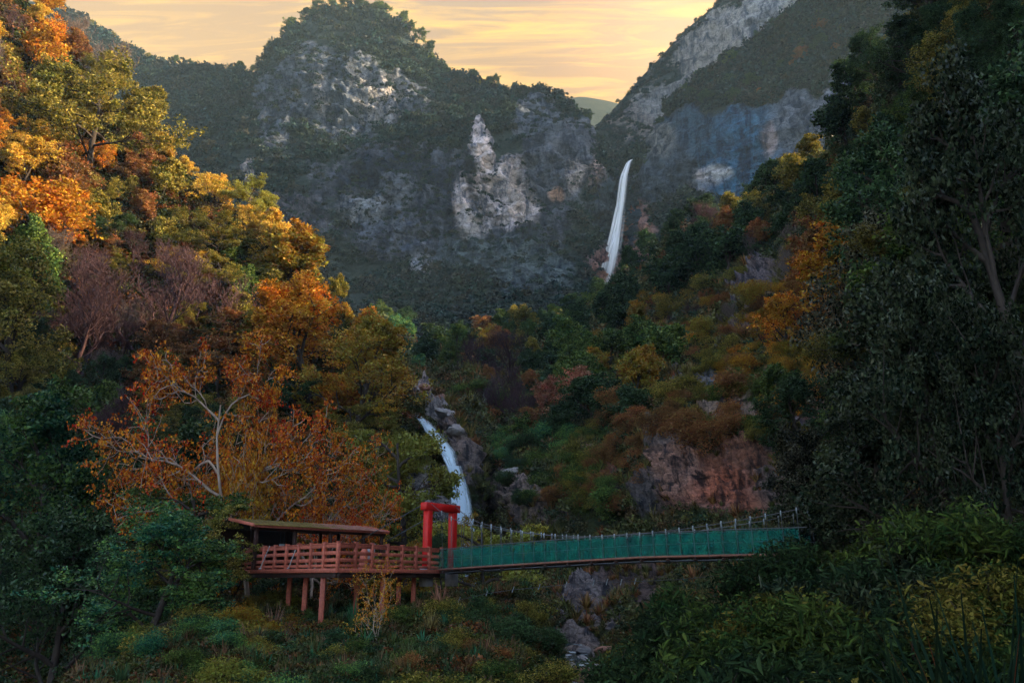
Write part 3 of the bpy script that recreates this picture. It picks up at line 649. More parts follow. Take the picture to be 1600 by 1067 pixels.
scatter('back_slope_scrub', p, BF, (.004*d)*(.5+.9*rng0.rand(len(p))), 'sparse scrub on the rocky slope against the sky', 10)

# ------------------------------------------------------------------ individual trees
PAL = dict( shade=((.013,.019,.012),(.085,.078,.05),'dark grey green'), deep=((.013,.026,.016),(.04,.05,.026),'very dark green'),  # name: (colour a, colour b, words)
 golden=((.72,.40,.06),(.40,.30,.05),'golden'), orange=((.66,.20,.02),(.44,.25,.03),'orange'), rust=((.34,.13,.05),(.19,.11,.04),'rust brown'),
 amber=((.50,.24,.03),(.20,.18,.03),'amber'), olive=((.14,.15,.03),(.24,.19,.04),'olive'), green=((.05,.11,.035),(.10,.14,.03),'green'), dark=((.028,.062,.032),(.045,.08,.03),'dark green'),
 teal=((.035,.16,.095),(.12,.21,.05),'teal green'), red=((.62,.085,.02),(.58,.22,.02),'red'), yellow=((.34,.29,.05),(.18,.20,.04),'yellow green'), purple=((.06,.036,.04),(.05,.036,.036),'bare purplish'),
 grey=((.14,.11,.10),(.2,.15,.13),'bare greyish'), pink=((.42,.13,.08),(.24,.13,.08),'pinkish red'))
KINDWORD = dict(sapling='sapling', broad='round tree', fine='leafy tree', tier='tiered tree', open='airy tree', bare='twiggy tree', far='tree', sprawl='sprawling tree')
SPN = dict(sapling='sapling_tree', broad='broadleaf_tree', fine='leafy_tree', tier='tiered_tree', open='autumn_tree', bare='bare_tree', far='ridge_tree', sprawl='sprawling_tree')
trng = random.Random(11); TREES = []
def tree(kind, px, py, hpx, pal, s, label=None, group=None, D=None, var=None, wide=1.0, rz=None, name=None, cat='tree', sink=.3, bark=None, dim=1.0):
    """a tree whose foot shows at photograph pixel (px, py), hpx pixels tall"""
    if s is not None:
        i, j = at(s, px, py); base = s.pos[i, j]; dd = s.d[i, j]
    else:
        base = P(px, py, D); dd = D; best = None
        for q in (S_MOUND, S_LEFT, S_RIGHT):      # stand it on whichever slope lies at that distance
            if not (q.px[0] <= px <= q.px[-1]): continue
            i = int(np.argmin(np.abs(q.px - px))); j = int(np.argmin(np.abs(q.d[i] - D)))
            if abs(q.d[i, j]-D) < .05*D and q.y[i, j] > py - hpx*.4 and (best is None or abs(q.y[i, j]-py) < abs(best[1]-py)): best = (q.pos[i, j], q.y[i, j])
        if best is not None:
            nh = best[1] - (py - hpx); wide = wide*hpx/nh*(1+.35*max(0, nh/hpx-1)); hpx = nh; py = best[1]; base = best[0]
        else: print('no ground', px, py, D, label)
    sp = SPECS[kind][(trng.randrange(len(SPECS[kind])) if var is None else var) % len(SPECS[kind])]
    H = hpx*dd/F; k = H/sp.H
    rz = trng.random()*6.283 if rz is None else rz
    root = empty(name or SPN[kind], tuple(base - np.array([0, 0, sink])), rz); root.scale = (k*wide, k*wide, k)
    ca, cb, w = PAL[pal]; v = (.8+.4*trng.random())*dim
    t = link('trunk', sp.trunk, root)
    if bark: t.color = (*bark, 1)
    elif kind == 'bare': t.color = (*[c*v for c in ca], 1)
    c = link('twigs' if kind == 'bare' else 'crown', sp.crown, root)
    c.color = (*[x*v for x in ca], 1); c['c2'] = [x*v for x in cb]
    root['category'] = cat
    TREES.append(dict(o=root, kind=kind, pal=w, px=px, py=py - hpx*.5, h=H, hpx=hpx, label=label, group=group, zone=None))
    if label: root['label'] = label
    if group: root['group'] = group
    return root

# long-leaved shrubs for the near bank
def shrub_spec(kind, name, seed, H, size, ratio, per, droop=.3, cm=None, aw=.0):
    polys, tips = grow(seed, H=H, r0=.035, levels=((7,.55,42,4,.14),(5,.5,45,3,.2)), tmin=.2, up=.12, lean=.35, stems=5, minr=.006, trunk_wander=.1)
    tips = np.concatenate([tips] + [pl[0][3:] for pl in polys if pl[2] == 1])
    SPECS.setdefault(kind, []).append(Spec(name, tubes(polys, (4,3,3)), leaves(tips, per, .26, size, ratio, .8, seed, .35, axis=(-1,.1,.35), axis_w=aw, droop=droop, lance=True), BARK, cm or LEAFG))
for s in range(4): shrub_spec('shrub', 'long_leaved_shrub', 200+s, 2.0, .135, .25, 18)
for s in range(3): shrub_spec('bushy', 'bushy_shrub', 210+s, 2.0, .06, .42, 44, .1, LEAF)
KINDWORD.update(shrub='long leaved shrub', bushy='bush'); SPN.update(shrub='long_leaved_shrub', bushy='leafy_bush')
# wind-combed near trees: sprays of narrow leaves all swept one way
for s in range(3):
    polys, tips = grow(230+s, H=10, r0=.13, levels=((12,.55,74,7,.12),(8,.42,42,5,.14),(6,.42,38,3,.18)), tmin=.22, up=.03, flat=.55, taper_t=.45, lean=.12, trunk_wander=.08, minr=.008)
    SPECS.setdefault('comb', []).append(Spec('windswept', tubes([q for q in polys if q[2] < 3], (8,5,3,3)), leaves(np.concatenate([tips]+[q[0][3:] for q in polys if q[2] == 2]), 20, .42, .13, .24, .4, s, .8, axis=(-1,.15,.35), axis_w=.55), BARK, LEAF))
KINDWORD['comb'] = 'windswept tree'; SPN['comb'] = 'windswept_tree'

# --- hero trees, described one by one
HER = []
def hero(*a, **k): HER.append((a, k)); return tree(*a, **k)
hero('bare', 118, 150, 120, 'grey', S_LEFT, 'bare grey crooked tree standing out at the top of the golden slope', var=1)
hero('tier', 140, 300, 190, 'olive', S_LEFT, 'big olive tiered tree high on the sunlit slope, below the bare grey crooked tree', wide=1.0)
hero('open', 25, 130, 130, 'orange', S_LEFT, 'orange airy tree at the very top of the steep slope, cut by the picture edge')
hero('open', 40, 420, 190, 'orange', S_LEFT, 'large orange tree on the left edge halfway down the slope', wide=1.2)
hero('broad', 95, 360, 150, 'rust', S_LEFT, 'rust brown round tree beside the large orange tree on the left edge')
hero('open', 330, 345, 95, 'golden', S_LEFT, 'bright golden tree catching the sun on the slope crest')
hero('tier', 385, 345, 95, 'yellow', S_LEFT, 'yellow green tiered tree poking above the sunlit crest')
hero('open', 395, 385, 80, 'golden', S_LEFT, 'glowing golden tree at the foot of the sunlit crest')
hero('broad', 430, 470, 130, 'amber', S_LEFT, 'amber brown tree above the big orange tree, against the dark cliff', wide=1.3)
hero('fine', 490, 660, 250, 'orange', S_LEFT, 'biggest orange tree, its rounded crown rising above the red branched trees', D=None, wide=1.15, var=1)
hero('fine', 545, 700, 230, 'amber', S_LEFT, 'amber and green tree leaning right of the biggest orange tree', wide=1.0)
hero('open', 370, 600, 150, 'rust', S_LEFT, 'soft rust coloured tree left of the biggest orange tree', wide=1.4)
hero('bare', 225, 560, 210, 'purple', S_LEFT, 'tall bare purplish tree in the middle of the leafless patch', wide=1.3, var=0)
hero('bare', 120, 600, 190, 'purple', S_LEFT, 'wide bare purplish tree on the leafless patch, nearer the left edge', wide=1.5, var=2)
hero('bare', 300, 540, 150, 'purple', S_LEFT, 'bare twiggy tree between the purplish patch and the rust coloured tree', wide=1.4, var=3)
hero('bare', 155, 510, 120, 'purple', S_LEFT, 'small bare tree at the top edge of the leafless patch', wide=1.5, var=1)
hero('bare', 255, 475, 110, 'purple', S_LEFT, 'thin bare tree just under the dark hollow of the slope', wide=1.6, var=2)
hero('fine', 20, 640, 300, 'olive', S_LEFT, 'tall olive green tree filling the left edge below the orange tree', wide=.9)
def sprawl(px, py, h, D, pal, label, **k):
    return hero('sprawl', px, py, h, pal, None, label, D=D, name='red_leaved_tree', **k)
sprawl(395, 850, 330, 58, 'red', 'red leaved tree with pale crooked branches sprawling above the pavilion roof', var=0, wide=.66, rz=.5)
sprawl(485, 850, 225, 56, 'red', 'lower red leaved tree with pale branches reaching right over the pavilion roof', var=1, wide=.6, rz=2.2)
sprawl(285, 840, 240, 60, 'orange', 'orange leaved pale branched tree over dark green trees, farthest from the pavilion', var=2, wide=.42, rz=4.0)
hero('tier', 625, 870, 215, 'yellow', None, 'yellow green tiered tree between the pavilion roof and the red gate', D=80, wide=.85, var=1)
hero('tier', 585, 850, 150, 'olive', None, 'olive tiered tree right behind the pavilion roof', D=70, wide=1.3, var=2)
hero('tier', 722, 850, 60, 'amber', None, 'small amber tree whose top shows just above the red gate beam', D=64, wide=1.0, var=0)
hero('fine', 692, 905, 75, 'dark', None, 'dark green bush-like tree seen through the red gate', D=58, wide=1.0, cat='tree')
hero('tier', 778, 905, 95, 'yellow', None, 'low yellow green tree in front of the lower waterfall, right of the gate', D=60, wide=1.35, var=3)
hero('fine', 195, 1060, 300, 'teal', None, 'large teal green tree with yellow tinged top in the lower left', D=36, wide=1.05, var=0)
hero('fine', 70, 1080, 330, 'dark', None, 'dark teal tree in the bottom left corner', D=38, wide=1.0, var=2)
hero('tier', 345, 965, 185, 'olive', None, 'grey olive tiered tree touching the far end of the deck railing', D=41, wide=.95, var=0)
hero('tier', 300, 900, 150, 'green', None, 'green tiered tree behind the teal tree, left of the pavilion', D=50, wide=1.3, var=1)
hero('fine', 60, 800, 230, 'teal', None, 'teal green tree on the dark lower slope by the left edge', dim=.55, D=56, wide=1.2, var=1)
hero('fine', 210, 800, 200, 'dark', None, 'dark green tree in the shade beneath the orange and red branched trees', D=60, wide=1.2, var=2)
hero('sapling', 590, 995, 135, 'orange', None, 'small pale branched tree with yellow orange leaves in front of the deck railing', D=33, wide=.9, var=0, rz=.5, name='sapling_tree')
# right side heroes
hero('open', 905, 668, 105, 'pink', S_RIGHT, 'pinkish red tree in the middle of the far valley', wide=1.3)
hero('broad', 940, 605, 70, 'amber', S_RIGHT, 'orange topped tree just above the pinkish red tree', wide=1.0)
hero('bare', 795, 600, 80, 'purple', S_RIGHT, 'bare purplish tree in the far valley left of the tall dark tree', wide=1.5)
hero('broad', 890, 570, 90, 'green', S_RIGHT, 'tall green tree below the upper waterfall', wide=1.15)
hero('broad', 765, 565, 70, 'amber', S_RIGHT, 'amber topped tree at the left end of the far valley trees')
hero('broad', 1020, 610, 115, 'green', S_RIGHT, 'large grey green round tree right of the pinkish red tree', wide=1.1)
hero('broad', 830, 540, 70, 'olive', S_RIGHT, 'olive tree at the top of the valley trees, below the cliff')
hero('broad', 1085, 470, 135, 'dark', S_RIGHT, 'largest dark green tree right of the upper waterfall', wide=1.1, var=0)
hero('broad', 1140, 450, 115, 'dark', S_RIGHT, 'dark green tree directly right of the largest dark one', wide=1.1, var=1)
hero('broad', 1045, 490, 110, 'dark', S_RIGHT, 'dark green tree between the upper waterfall and the largest dark tree', wide=1.1, var=2)
hero('broad', 990, 500, 80, 'dark', S_RIGHT, 'dark tree at the foot of the upper waterfall', wide=1.1, var=3)
hero('broad', 960, 520, 70, 'dark', S_RIGHT, 'small dark tree left of the foot of the upper waterfall', wide=1.1, var=4)
hero('broad', 1215, 330, 85, 'dark', S_RIGHT, 'dark tree on the crest in front of the blue cliff', wide=1.2, var=0)
hero('broad', 1195, 400, 70, 'rust', S_RIGHT, 'rust brown tree below the dark crest tree')
hero('open', 1330, 560, 210, 'orange', S_RIGHT, 'orange leaved tree glowing on the hillside at the right', wide=1.1, var=0)
hero('open', 1275, 610, 120, 'amber', S_RIGHT, 'amber shrub-like tree below the orange one on the right hillside', wide=1.3, var=1)
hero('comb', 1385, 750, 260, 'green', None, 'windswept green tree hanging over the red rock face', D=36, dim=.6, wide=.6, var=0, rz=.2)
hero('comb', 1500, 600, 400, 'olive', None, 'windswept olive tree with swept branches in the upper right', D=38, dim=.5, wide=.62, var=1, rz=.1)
hero('fine', 1555, 850, 560, 'deep', None, 'tall dark near tree with a black trunk at the right', D=21, wide=.62, var=2, rz=0)
hero('fine', 1600, 810, 440, 'deep', None, 'very dark tree rising along the right edge of the picture', D=20, wide=.6, var=0)
hero('fine', 1650, 330, 440, 'deep', None, 'dark crown hanging into the top right corner', D=30, wide=.72, var=1)
for a_ in ((1250,575,110,'orange','orange shrubby tree left of the glowing orange one'),(1200,560,70,'amber','amber bush on the scrubby ridge over the grey rock'),(1300,665,95,'rust','rust coloured bush under the windswept green tree'),(1370,520,150,'amber','amber tree touching the right side of the glowing orange one'),
           (1255,665,60,'orange','small orange bush above the right end of the red rock face'),(1150,560,50,'olive','olive bush on the bright scrub ridge'),(1400,640,120,'rust','rust red tree in the shade of the windswept olive tree'),(1420,700,60,'red','small red bush in the dark right hand wood')):
    hero('open', a_[0], a_[1], a_[2], a_[3], S_RIGHT, a_[4], wide=1.3)
hero('fine', 1470, 780, 300, 'deep', None, 'dark green broad tree low behind the near shrubs at the right', D=27, wide=1.2, var=1)
for a_ in ((1300, 930, 190, 33, 'deep', 'dark green tree just behind the hidden bridge end'), (1385, 800, 260, 30, 'deep', 'dark green tree under the windswept branches'), (1480, 640, 300, 36, 'deep', 'dark green crown behind the thick black trunk, upper part'),
           (1580, 560, 330, 38, 'green', 'green crown near the right edge, upper part of the slope'), (1440, 470, 190, 48, 'shade', 'grey green crown among the swept branches, high on the right'), (1560, 330, 300, 46, 'dark', 'dark crown high at the right edge under the hanging branches'),
           (1300, 760, 130, 46, 'shade', 'grey green tree right of the red rock face'), (1450, 330, 220, 62, 'dark', 'dark crown close under the hanging top corner branches')):
    hero('fine', *a_[:3], a_[4], None, a_[5], D=a_[3], wide=1.15)
for a_ in ((405,965,50,'yellow','bright yellow green bush below the far end of the deck'),(440,958,42,'green','fresh green bush in front of the shorter deck post'),(380,1000,48,'teal','blue green bush low on the bank left of the dead fronds'),(640,1030,46,'dark','dark green bush below the pale branched sapling'),(590,1065,44,'teal','teal bush at the bottom edge under the deck'),(500,1040,46,'olive','olive bush below the tall deck posts')):
    hero('bushy', a_[0], a_[1], a_[2], a_[3], S_MOUND, a_[4], wide=1.4, cat='bush')

# --- the rest of the wood, spaced by size
used = [(t['px'], t['py'], t['hpx']*.30, .5) for t in TREES]
ZL = [ (40,60,['golden','rust','orange','grey'],['open','broad','open','bare']), (120,120,['golden','olive'],['open','tier','broad']), (60,280,['orange','golden'],['open']),
 (200,180,['olive','golden','rust'],['broad','open']), (270,250,['golden','rust','olive'],['open','broad']), (350,300,['golden','amber','yellow'],['open','tier','broad']), (420,360,['golden','amber'],['open','broad']),
 (150,340,['olive','rust','dark'],['broad','tier']), (250,350,['rust','olive'],['broad']), (330,380,['amber','olive','green'],['broad','tier']), (30,450,['olive','green'],['broad']),
 (100,440,['purple','dark'],['bare','bare','broad']), (230,440,['purple','rust'],['bare']), (350,440,['olive','rust','green'],['broad','tier']), (480,440,['amber','olive'],['broad']), (550,540,['amber','orange'],['broad','open']),
 (60,600,['olive','dark'],['broad','fine']), (160,640,['dark','grey','green'],['fine','bare','broad']), (60,760,['teal','dark'],['fine']), (220,740,['dark','teal','grey'],['fine','tier','bare']), (300,640,['rust','dark','olive'],['open','tier']),
 (450,740,['olive','rust','dark'],['tier','fine']), (600,700,['yellow','olive','amber'],['tier','open']), (100,950,['dark','teal'],['fine']), (300,950,['dark','teal'],['fine','tier']), (520,820,['dark','olive'],['tier'])]
ZR = [ (620,540,['dark','teal','green'],['broad']), (700,560,['green','dark'],['broad']), (760,560,['amber','green','dark','grey'],['broad','bare']), (830,560,['green','dark','olive'],['broad']), (820,620,['dark','purple','green'],['broad','bare']),
 (900,540,['dark','green'],['broad']), (870,640,['dark','pink','green'],['broad']), (960,560,['dark','green','amber'],['broad']), (980,640,['dark','green'],['broad']), (1030,440,['dark'],['broad']), (1100,420,['dark'],['broad']),
 (1060,560,['green','olive'],['broad']), (1160,380,['rust','olive','dark'],['broad','bare']), (1220,320,['dark','olive'],['broad']), (1230,400,['rust','grey','olive'],['bare','broad']), (1300,300,['olive','dark'],['broad']),
 (1380,250,['dark','olive'],['broad']), (1350,420,['olive','rust'],['fine']), (1480,200,['dark','green'],['fine']), (1450,500,['dark','green','amber'],['fine']), (1560,400,['dark'],['fine']), (1500,650,['dark','green'],['fine']), (1560,100,['dark','olive'],['fine']),
 (700,720,['dark'],['broad']), (820,700,['dark','green'],['broad'])]
def fill(s, zones, n, seed, cond, Hm, spacing, group, maxrock=.45, jit=.35, cat='tree', rowstart=None):
    rr = random.Random(seed); got = 0
    nu, nv = s.X.shape; rng = np.random.RandomState(seed)
    ok = cond(s.X, s.y) & (s.rock < maxrock)
    du = np.abs(np.gradient(s.X, axis=0)); dv = np.abs(np.gradient(s.y, axis=1)); w = (ok*du*dv).ravel(); w /= w.sum()
    for q in rng.choice(nu*nv, n, p=w):
        i, j = q//nv, q % nv; px, py, D = s.X[i, j], s.y[i, j], s.d[i, j]
        hp = Hm(px, py)*F/D*(1-jit+2*jit*rr.random()); cy = py-hp*.5; r = hp*spacing
        if any((px-a)**2+((cy-b)*1.15)**2 < ((r+c)*.72)**2*(m if m == .5 else 1.0) for a, b, c, m in used): continue
        z = min(zones, key=lambda z: (z[0]-px)**2+(z[1]-cy)**2)
        kind = rr.choice(z[3]); pal = rr.choice(z[2])
        if kind == 'bare': pal = rr.choice(['purple', 'grey'])
        elif pal in ('purple', 'grey'): pal = 'rust'
        tree(kind, px, py, hp, pal, s, group=group, wide=.9+.35*rr.random()+(.3 if cat == 'bush' else 0), cat=cat); used.append((px, cy, r, 1)); got += 1
    return got
n1 = fill(S_LEFT, ZL, 5200, 21, lambda x, y: (x > -40) & (x < 615) & (y < 1040) & ~((y > 800) & (x > 360)), lambda x, y: 9.5 if y < 420 else 8.0, .34, 'trees of the steep autumn hillside')
n2 = fill(S_RIGHT, ZR, 9000, 22, lambda x, y: (x > 585) & (x < 1620) & (y < np.where(x < 755, 590, np.where(x < 1000, 700, np.where(x < 1250, 460, 760)))), lambda x, y: 8.6, .26, 'trees of the right hillside and far valley', maxrock=.4)

n3 = fill(S_RIGHT, [(1100,500,['olive','amber','rust'],['bushy','bare']),(1250,560,['orange','amber','rust'],['bushy']),(1120,650,['olive','rust','green'],['bushy']),(900,750,['olive','green','rust'],['bushy']),(1250,680,['rust','olive','orange'],['bushy']),(680,600,['olive','green'],['bushy']),(850,720,['green','teal','dark'],['bushy'])], 2600, 25,
     lambda x, y: ((x > 1000) & (x < 1330) & (y > 450) & (y < 700)) | ((x > 780) & (x < 1000) & (y > 690) & (y < 800)) | ((x > 745) & (x < 1000) & (y > 620) & (y < 700)), lambda x, y: 2.6, .46, 'bushes of the craggy right hillside', maxrock=.6, cat='bush')
# skyline trees along the crests
srng = random.Random(3)
def crest(s, x0, x1, step, hlo, hhi, label_side, pal=('dark', 'green', 'dark')):
    x = x0
    while x < x1:
        i = int(np.argmin(np.abs(s.px - x))); b = s.pos[i, -2]; D = s.d[i, -1]
        h = hlo+(hhi-hlo)*srng.random()**1.5
        tree('far', s.px[i], s.y[i, -2], h, srng.choice(pal), s, group=label_side, wide=1.0+.3*srng.random(), sink=1.0)
        x += step*(.6+.8*srng.random())
crest(S_CLIFF, 410, 700, 9, 14, 26, 'skyline trees on the domed summit')
crest(S_CLIFF, 700, 945, 9, 12, 26, 'skyline trees on the descending ridge', ('dark', 'green', 'dark', 'olive'))
crest(S_CLIFF, 130, 405, 13, 10, 18, 'skyline trees on the ridge left of the summit', ('olive', 'dark', 'green'))
crest(S_BACK, 950, 1110, 15, 5, 11, 'skyline bushes on the rocky back slope', ('dark', 'olive'))
crest(S_SHOULDER, 1000, 1250, 22, 12, 22, 'trees along the crest of the mountain shoulder')
for k in range(60):
    x = srng.uniform(1060, 1350); y = srng.uniform(20, 190)
    i, j = at(S_SHOULDER, x, y)
    if j < S_SHOULDER.nv-3 and S_SHOULDER.rock[i, j] < .45: tree('broad', x, y, srng.uniform(18, 34), srng.choice(['dark', 'dark', 'green', 'rust']), S_SHOULDER, group='trees scattered on the mountain shoulder', wide=1.2, sink=1)
print('fill', n1, n2, 'trees', len(TREES))

# near shrubs on the camera's own bank, colours dimmed in place of canopy shade
nr = random.Random(8)
for k in range(1500):
    x = nr.uniform(1035, 1680); i = int(np.argmin(np.abs(S_NEAR.px-x))); j = nr.randrange(12, S_NEAR.nv-2)
    px, py, D = S_NEAR.px[i], S_NEAR.y[i, j], S_NEAR.d[i, j]
    if py > 1500 or (px < 1130 and D < 12): continue
    hp = nr.uniform(.85, 1.55)*F/D
    if py-hp > 1060 or (px - hp*.66 < 985 and py > 960): continue
    if any(t['kind'] in ('shrub', 'bushy') and t['group'] == 'shrubs of the near bank' and (t['px']-px)**2 + (t['D']-D)**2*2500 < (hp*.34)**2 for t in TREES): continue
    pal = nr.choice(['dark', 'green', 'olive', 'dark', 'green']) if px > 1150 else nr.choice(['olive', 'green', 'olive', 'green', 'dark'])
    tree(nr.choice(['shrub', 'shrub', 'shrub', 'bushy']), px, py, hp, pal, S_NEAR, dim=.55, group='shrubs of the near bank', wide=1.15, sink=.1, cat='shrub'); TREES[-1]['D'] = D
for t in TREES: t.setdefault('D', 0)
print('near shrubs', sum(t['group'] == 'shrubs of the near bank' for t in TREES))

for a_ in ((1285, 150, 'shade', 'long leaved shrub that hides the far end of the bridge'), (1345, 175, 'deep', 'tall dark shrub right of the one hiding the bridge end'), (1235, 105, 'shade', 'low long leaved shrub just under the last visible bridge netting')):
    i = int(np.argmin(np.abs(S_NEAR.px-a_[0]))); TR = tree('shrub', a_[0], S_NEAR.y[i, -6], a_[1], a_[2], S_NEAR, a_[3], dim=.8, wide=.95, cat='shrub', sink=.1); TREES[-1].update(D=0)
# bushes on the bank below the deck
mr_ = random.Random(4)
for k in range(260):
    x = mr_.uniform(250, 825); y = mr_.uniform(955, 1190)
    i, j = at(S_MOUND, x, y); px, py, D = S_MOUND.px[i], S_MOUND.y[i, j], S_MOUND.d[i, j]
    hp = mr_.uniform(.9, 1.9)*F/D
    if 440 < px < 540 and py-hp < 960: hp *= .45
    if py-hp < 915: continue
    if any(t['group'] == 'bushes of the bank under the deck' and (t['px']-px)**2+(t['fy']-py)**2 < (hp*.62)**2 for t in TREES): continue
    tree('bushy', px, py, hp, mr_.choice(['green', 'olive', 'teal', 'dark', 'yellow', 'green', 'amber'] if px < 540 else ['dark', 'dark', 'olive', 'rust', 'green']), S_MOUND, group='bushes of the bank under the deck', wide=1.3, sink=.1, cat='bush'); TREES[-1]['fy'] = py

# ------------------------------------------------------------------ built things
M_RED = simple_mat('red_paint', (0.62, 0.012, 0.010), (0.36, 0.008, 0.008), 0.5, 2.5, 0.15, (1,1,.4))
M_WOOD = simple_mat('red_brown_stain', (0.52, 0.13, 0.08), (0.27, 0.065, 0.045), 0.6, 9, 0.3, (1,1,1))
M_EDGE = simple_mat('weathered_edge', (0.26, 0.10, 0.065), (0.10, 0.045, 0.035), 0.7, 5, 0.3)
M_WOODD = simple_mat('dark_timber', (0.06, 0.024, 0.018), (0.025, 0.012, 0.01), 0.75, 6, 0.3)
M_STEEL = simple_mat('galvanised_steel', (0.45, 0.47, 0.50), (0.25, 0.27, 0.3), 0.4, 8, 0.1, metal=.5)
M_CABLE = simple_mat('steel_cable', (0.12, 0.13, 0.15), (0.05, 0.05, 0.06), 0.5, 20, 0.1, metal=.4)
M_CLAMP = simple_mat('white_clamp', (0.32, 0.35, 0.37), (0.18, 0.2, 0.22), 0.5, 12, 0.1)
M_MOSS = simple_mat('mossy_shingle', (0.20, 0.17, 0.03), (0.08, 0.05, 0.02), 0.95, 1.8, 0.6)
M_SHING = simple_mat('worn_red_shingle', (0.34, 0.16, 0.13), (0.16, 0.06, 0.05), 0.85, 5, 0.5)
M_STONE = simple_mat('grey_stone', (0.30, 0.28, 0.28), (0.16, 0.15, 0.16), 0.85, 1.4, 0.7)
M_STONER = simple_mat('rust_stone', (0.34, 0.17, 0.12), (0.14, 0.07, 0.06), 0.8, 1.6, 0.7)
M_STONEB = simple_mat('dark_blue_stone', (0.11, 0.14, 0.18), (0.03, 0.04, 0.055), 0.55, 1.2, 0.9, (1, 1, 2.5), spec=.5)
def net_mat():
    m, N, L = newmat('green_netting'); out = N('ShaderNodeOutputMaterial'); d = N('ShaderNodeBsdfDiffuse'); t = N('ShaderNodeBsdfTranslucent'); tr = N('ShaderNodeBsdfTransparent')
    tc = N('ShaderNodeTexCoord'); n = N('ShaderNodeTexNoise'); n.inputs['Scale'].default_value = 2.2; n.inputs['Detail'].default_value = 7; n.inputs['Roughness'].default_value = .7; L(tc.outputs['Object'], n.inputs['Vector'])
    r = N('ShaderNodeValToRGB'); L(n.outputs[0], r.inputs[0]); r.color_ramp.elements[0].position = .38; r.color_ramp.elements[0].color = (.005, .09, .085, 1); r.color_ramp.elements[1].position = .66; r.color_ramp.elements[1].color = (.02, .30, .22, 1)
    L(r.outputs[0], d.inputs[0]); L(r.outputs[0], t.inputs[0])
    a = N('ShaderNodeMixShader'); a.inputs[0].default_value = .45; L(d.outputs[0], a.inputs[1]); L(t.outputs[0], a.inputs[2])
    b = N('ShaderNodeMixShader'); b.inputs[0].default_value = .38; L(a.outputs[0], b.inputs[1]); L(tr.outputs[0], b.inputs[2]); L(b.outputs[0], out.inputs[0]); return m
M_NET = net_mat()

_box_f = np.array([[0,1,3,2],[4,6,7,5],[0,4,5,1],[2,3,7,6],[0,2,6,4],[1,5,7,3]])
def beam_vf(a, b, w, h, up=(0,0,1), bevel=.0):
    """box from a to b, width w across, height h along up"""
    a, b = np.asarray(a, float), np.asarray(b, float); t = nrm(b-a); s = nrm(np.cross(t, up)); u = np.cross(s, t)
    v = [p + s*sx*w/2 + u*sz*h/2 for p in (a, b) for sx in (-1, 1) for sz in (-1, 1)]
    return np.array(v), _box_f
def part(name, vf, mat, parent, bevel=0.012):
    vf = vf if isinstance(vf, list) else [vf]
    off, V, Fs = 0, [], []
    for v, f in vf: V.append(v); Fs.append(f+off); off += len(v)
    me = mesh_np(name, np.concatenate(V), np.concatenate(Fs), [mat])
    o = link(name, me, parent)
    if parent is not None: o.matrix_parent_inverse = Matrix.Translation(-parent.location) if False else o.matrix_parent_inverse
    if bevel: md = o.modifiers.new('bevel', 'BEVEL'); md.width = bevel; md.segments = 1; md.limit_method = 'ANGLE'
    return o
def tube_vf(pts, r, k=6):
    pts = np.asarray(pts, float); return tubes([(pts, np.full(len(pts), r), 0)], (k,))
class Local:   # builds parts in world coordinates under an Empty placed at the thing's base
    def __init__(s, name, loc, label, cat, group=None):
        s.o = empty(name, tuple(loc)); tag(s.o, label, cat, group); s.loc = np.asarray(loc, float)
    def part(s, name, vf, mat, bevel=0.012, parent=None):
        vf = vf if isinstance(vf, list) else [vf]
        return part(name, [(v - s.loc, f) for v, f in vf], mat, parent or s.o, bevel)

DZ = 0.42   # deck level, metres above the camera
def XY(px, D):
    p = P(px, CY, D); p = D*np.array([(px-CX)/F, CP + SP*0.27]); return p
def G(px, D, z): q = XY(px, D); return np.array([q[0], q[1], z])

# --- viewing deck
c0, c1, c2, c3 = G(376, 48.5, DZ), G(396, 43.6, DZ), G(528, 37.3, DZ), G(690, 45.2, DZ)
b0, b3 = G(392, 54, DZ), G(668, 51, DZ)
deck = Local('viewing_deck', c2*[1,1,0]+[0,0,-2.5], 'red brown timber viewing deck on posts, with a three rail fence', 'deck')
def poly_slab(pts, z0, z1):
    n = len(pts); v = np.array([[p[0], p[1], z] for z in (z0, z1) for p in pts])
    return v, n
outline = [c0, c1, c2, c3, b3, b0]
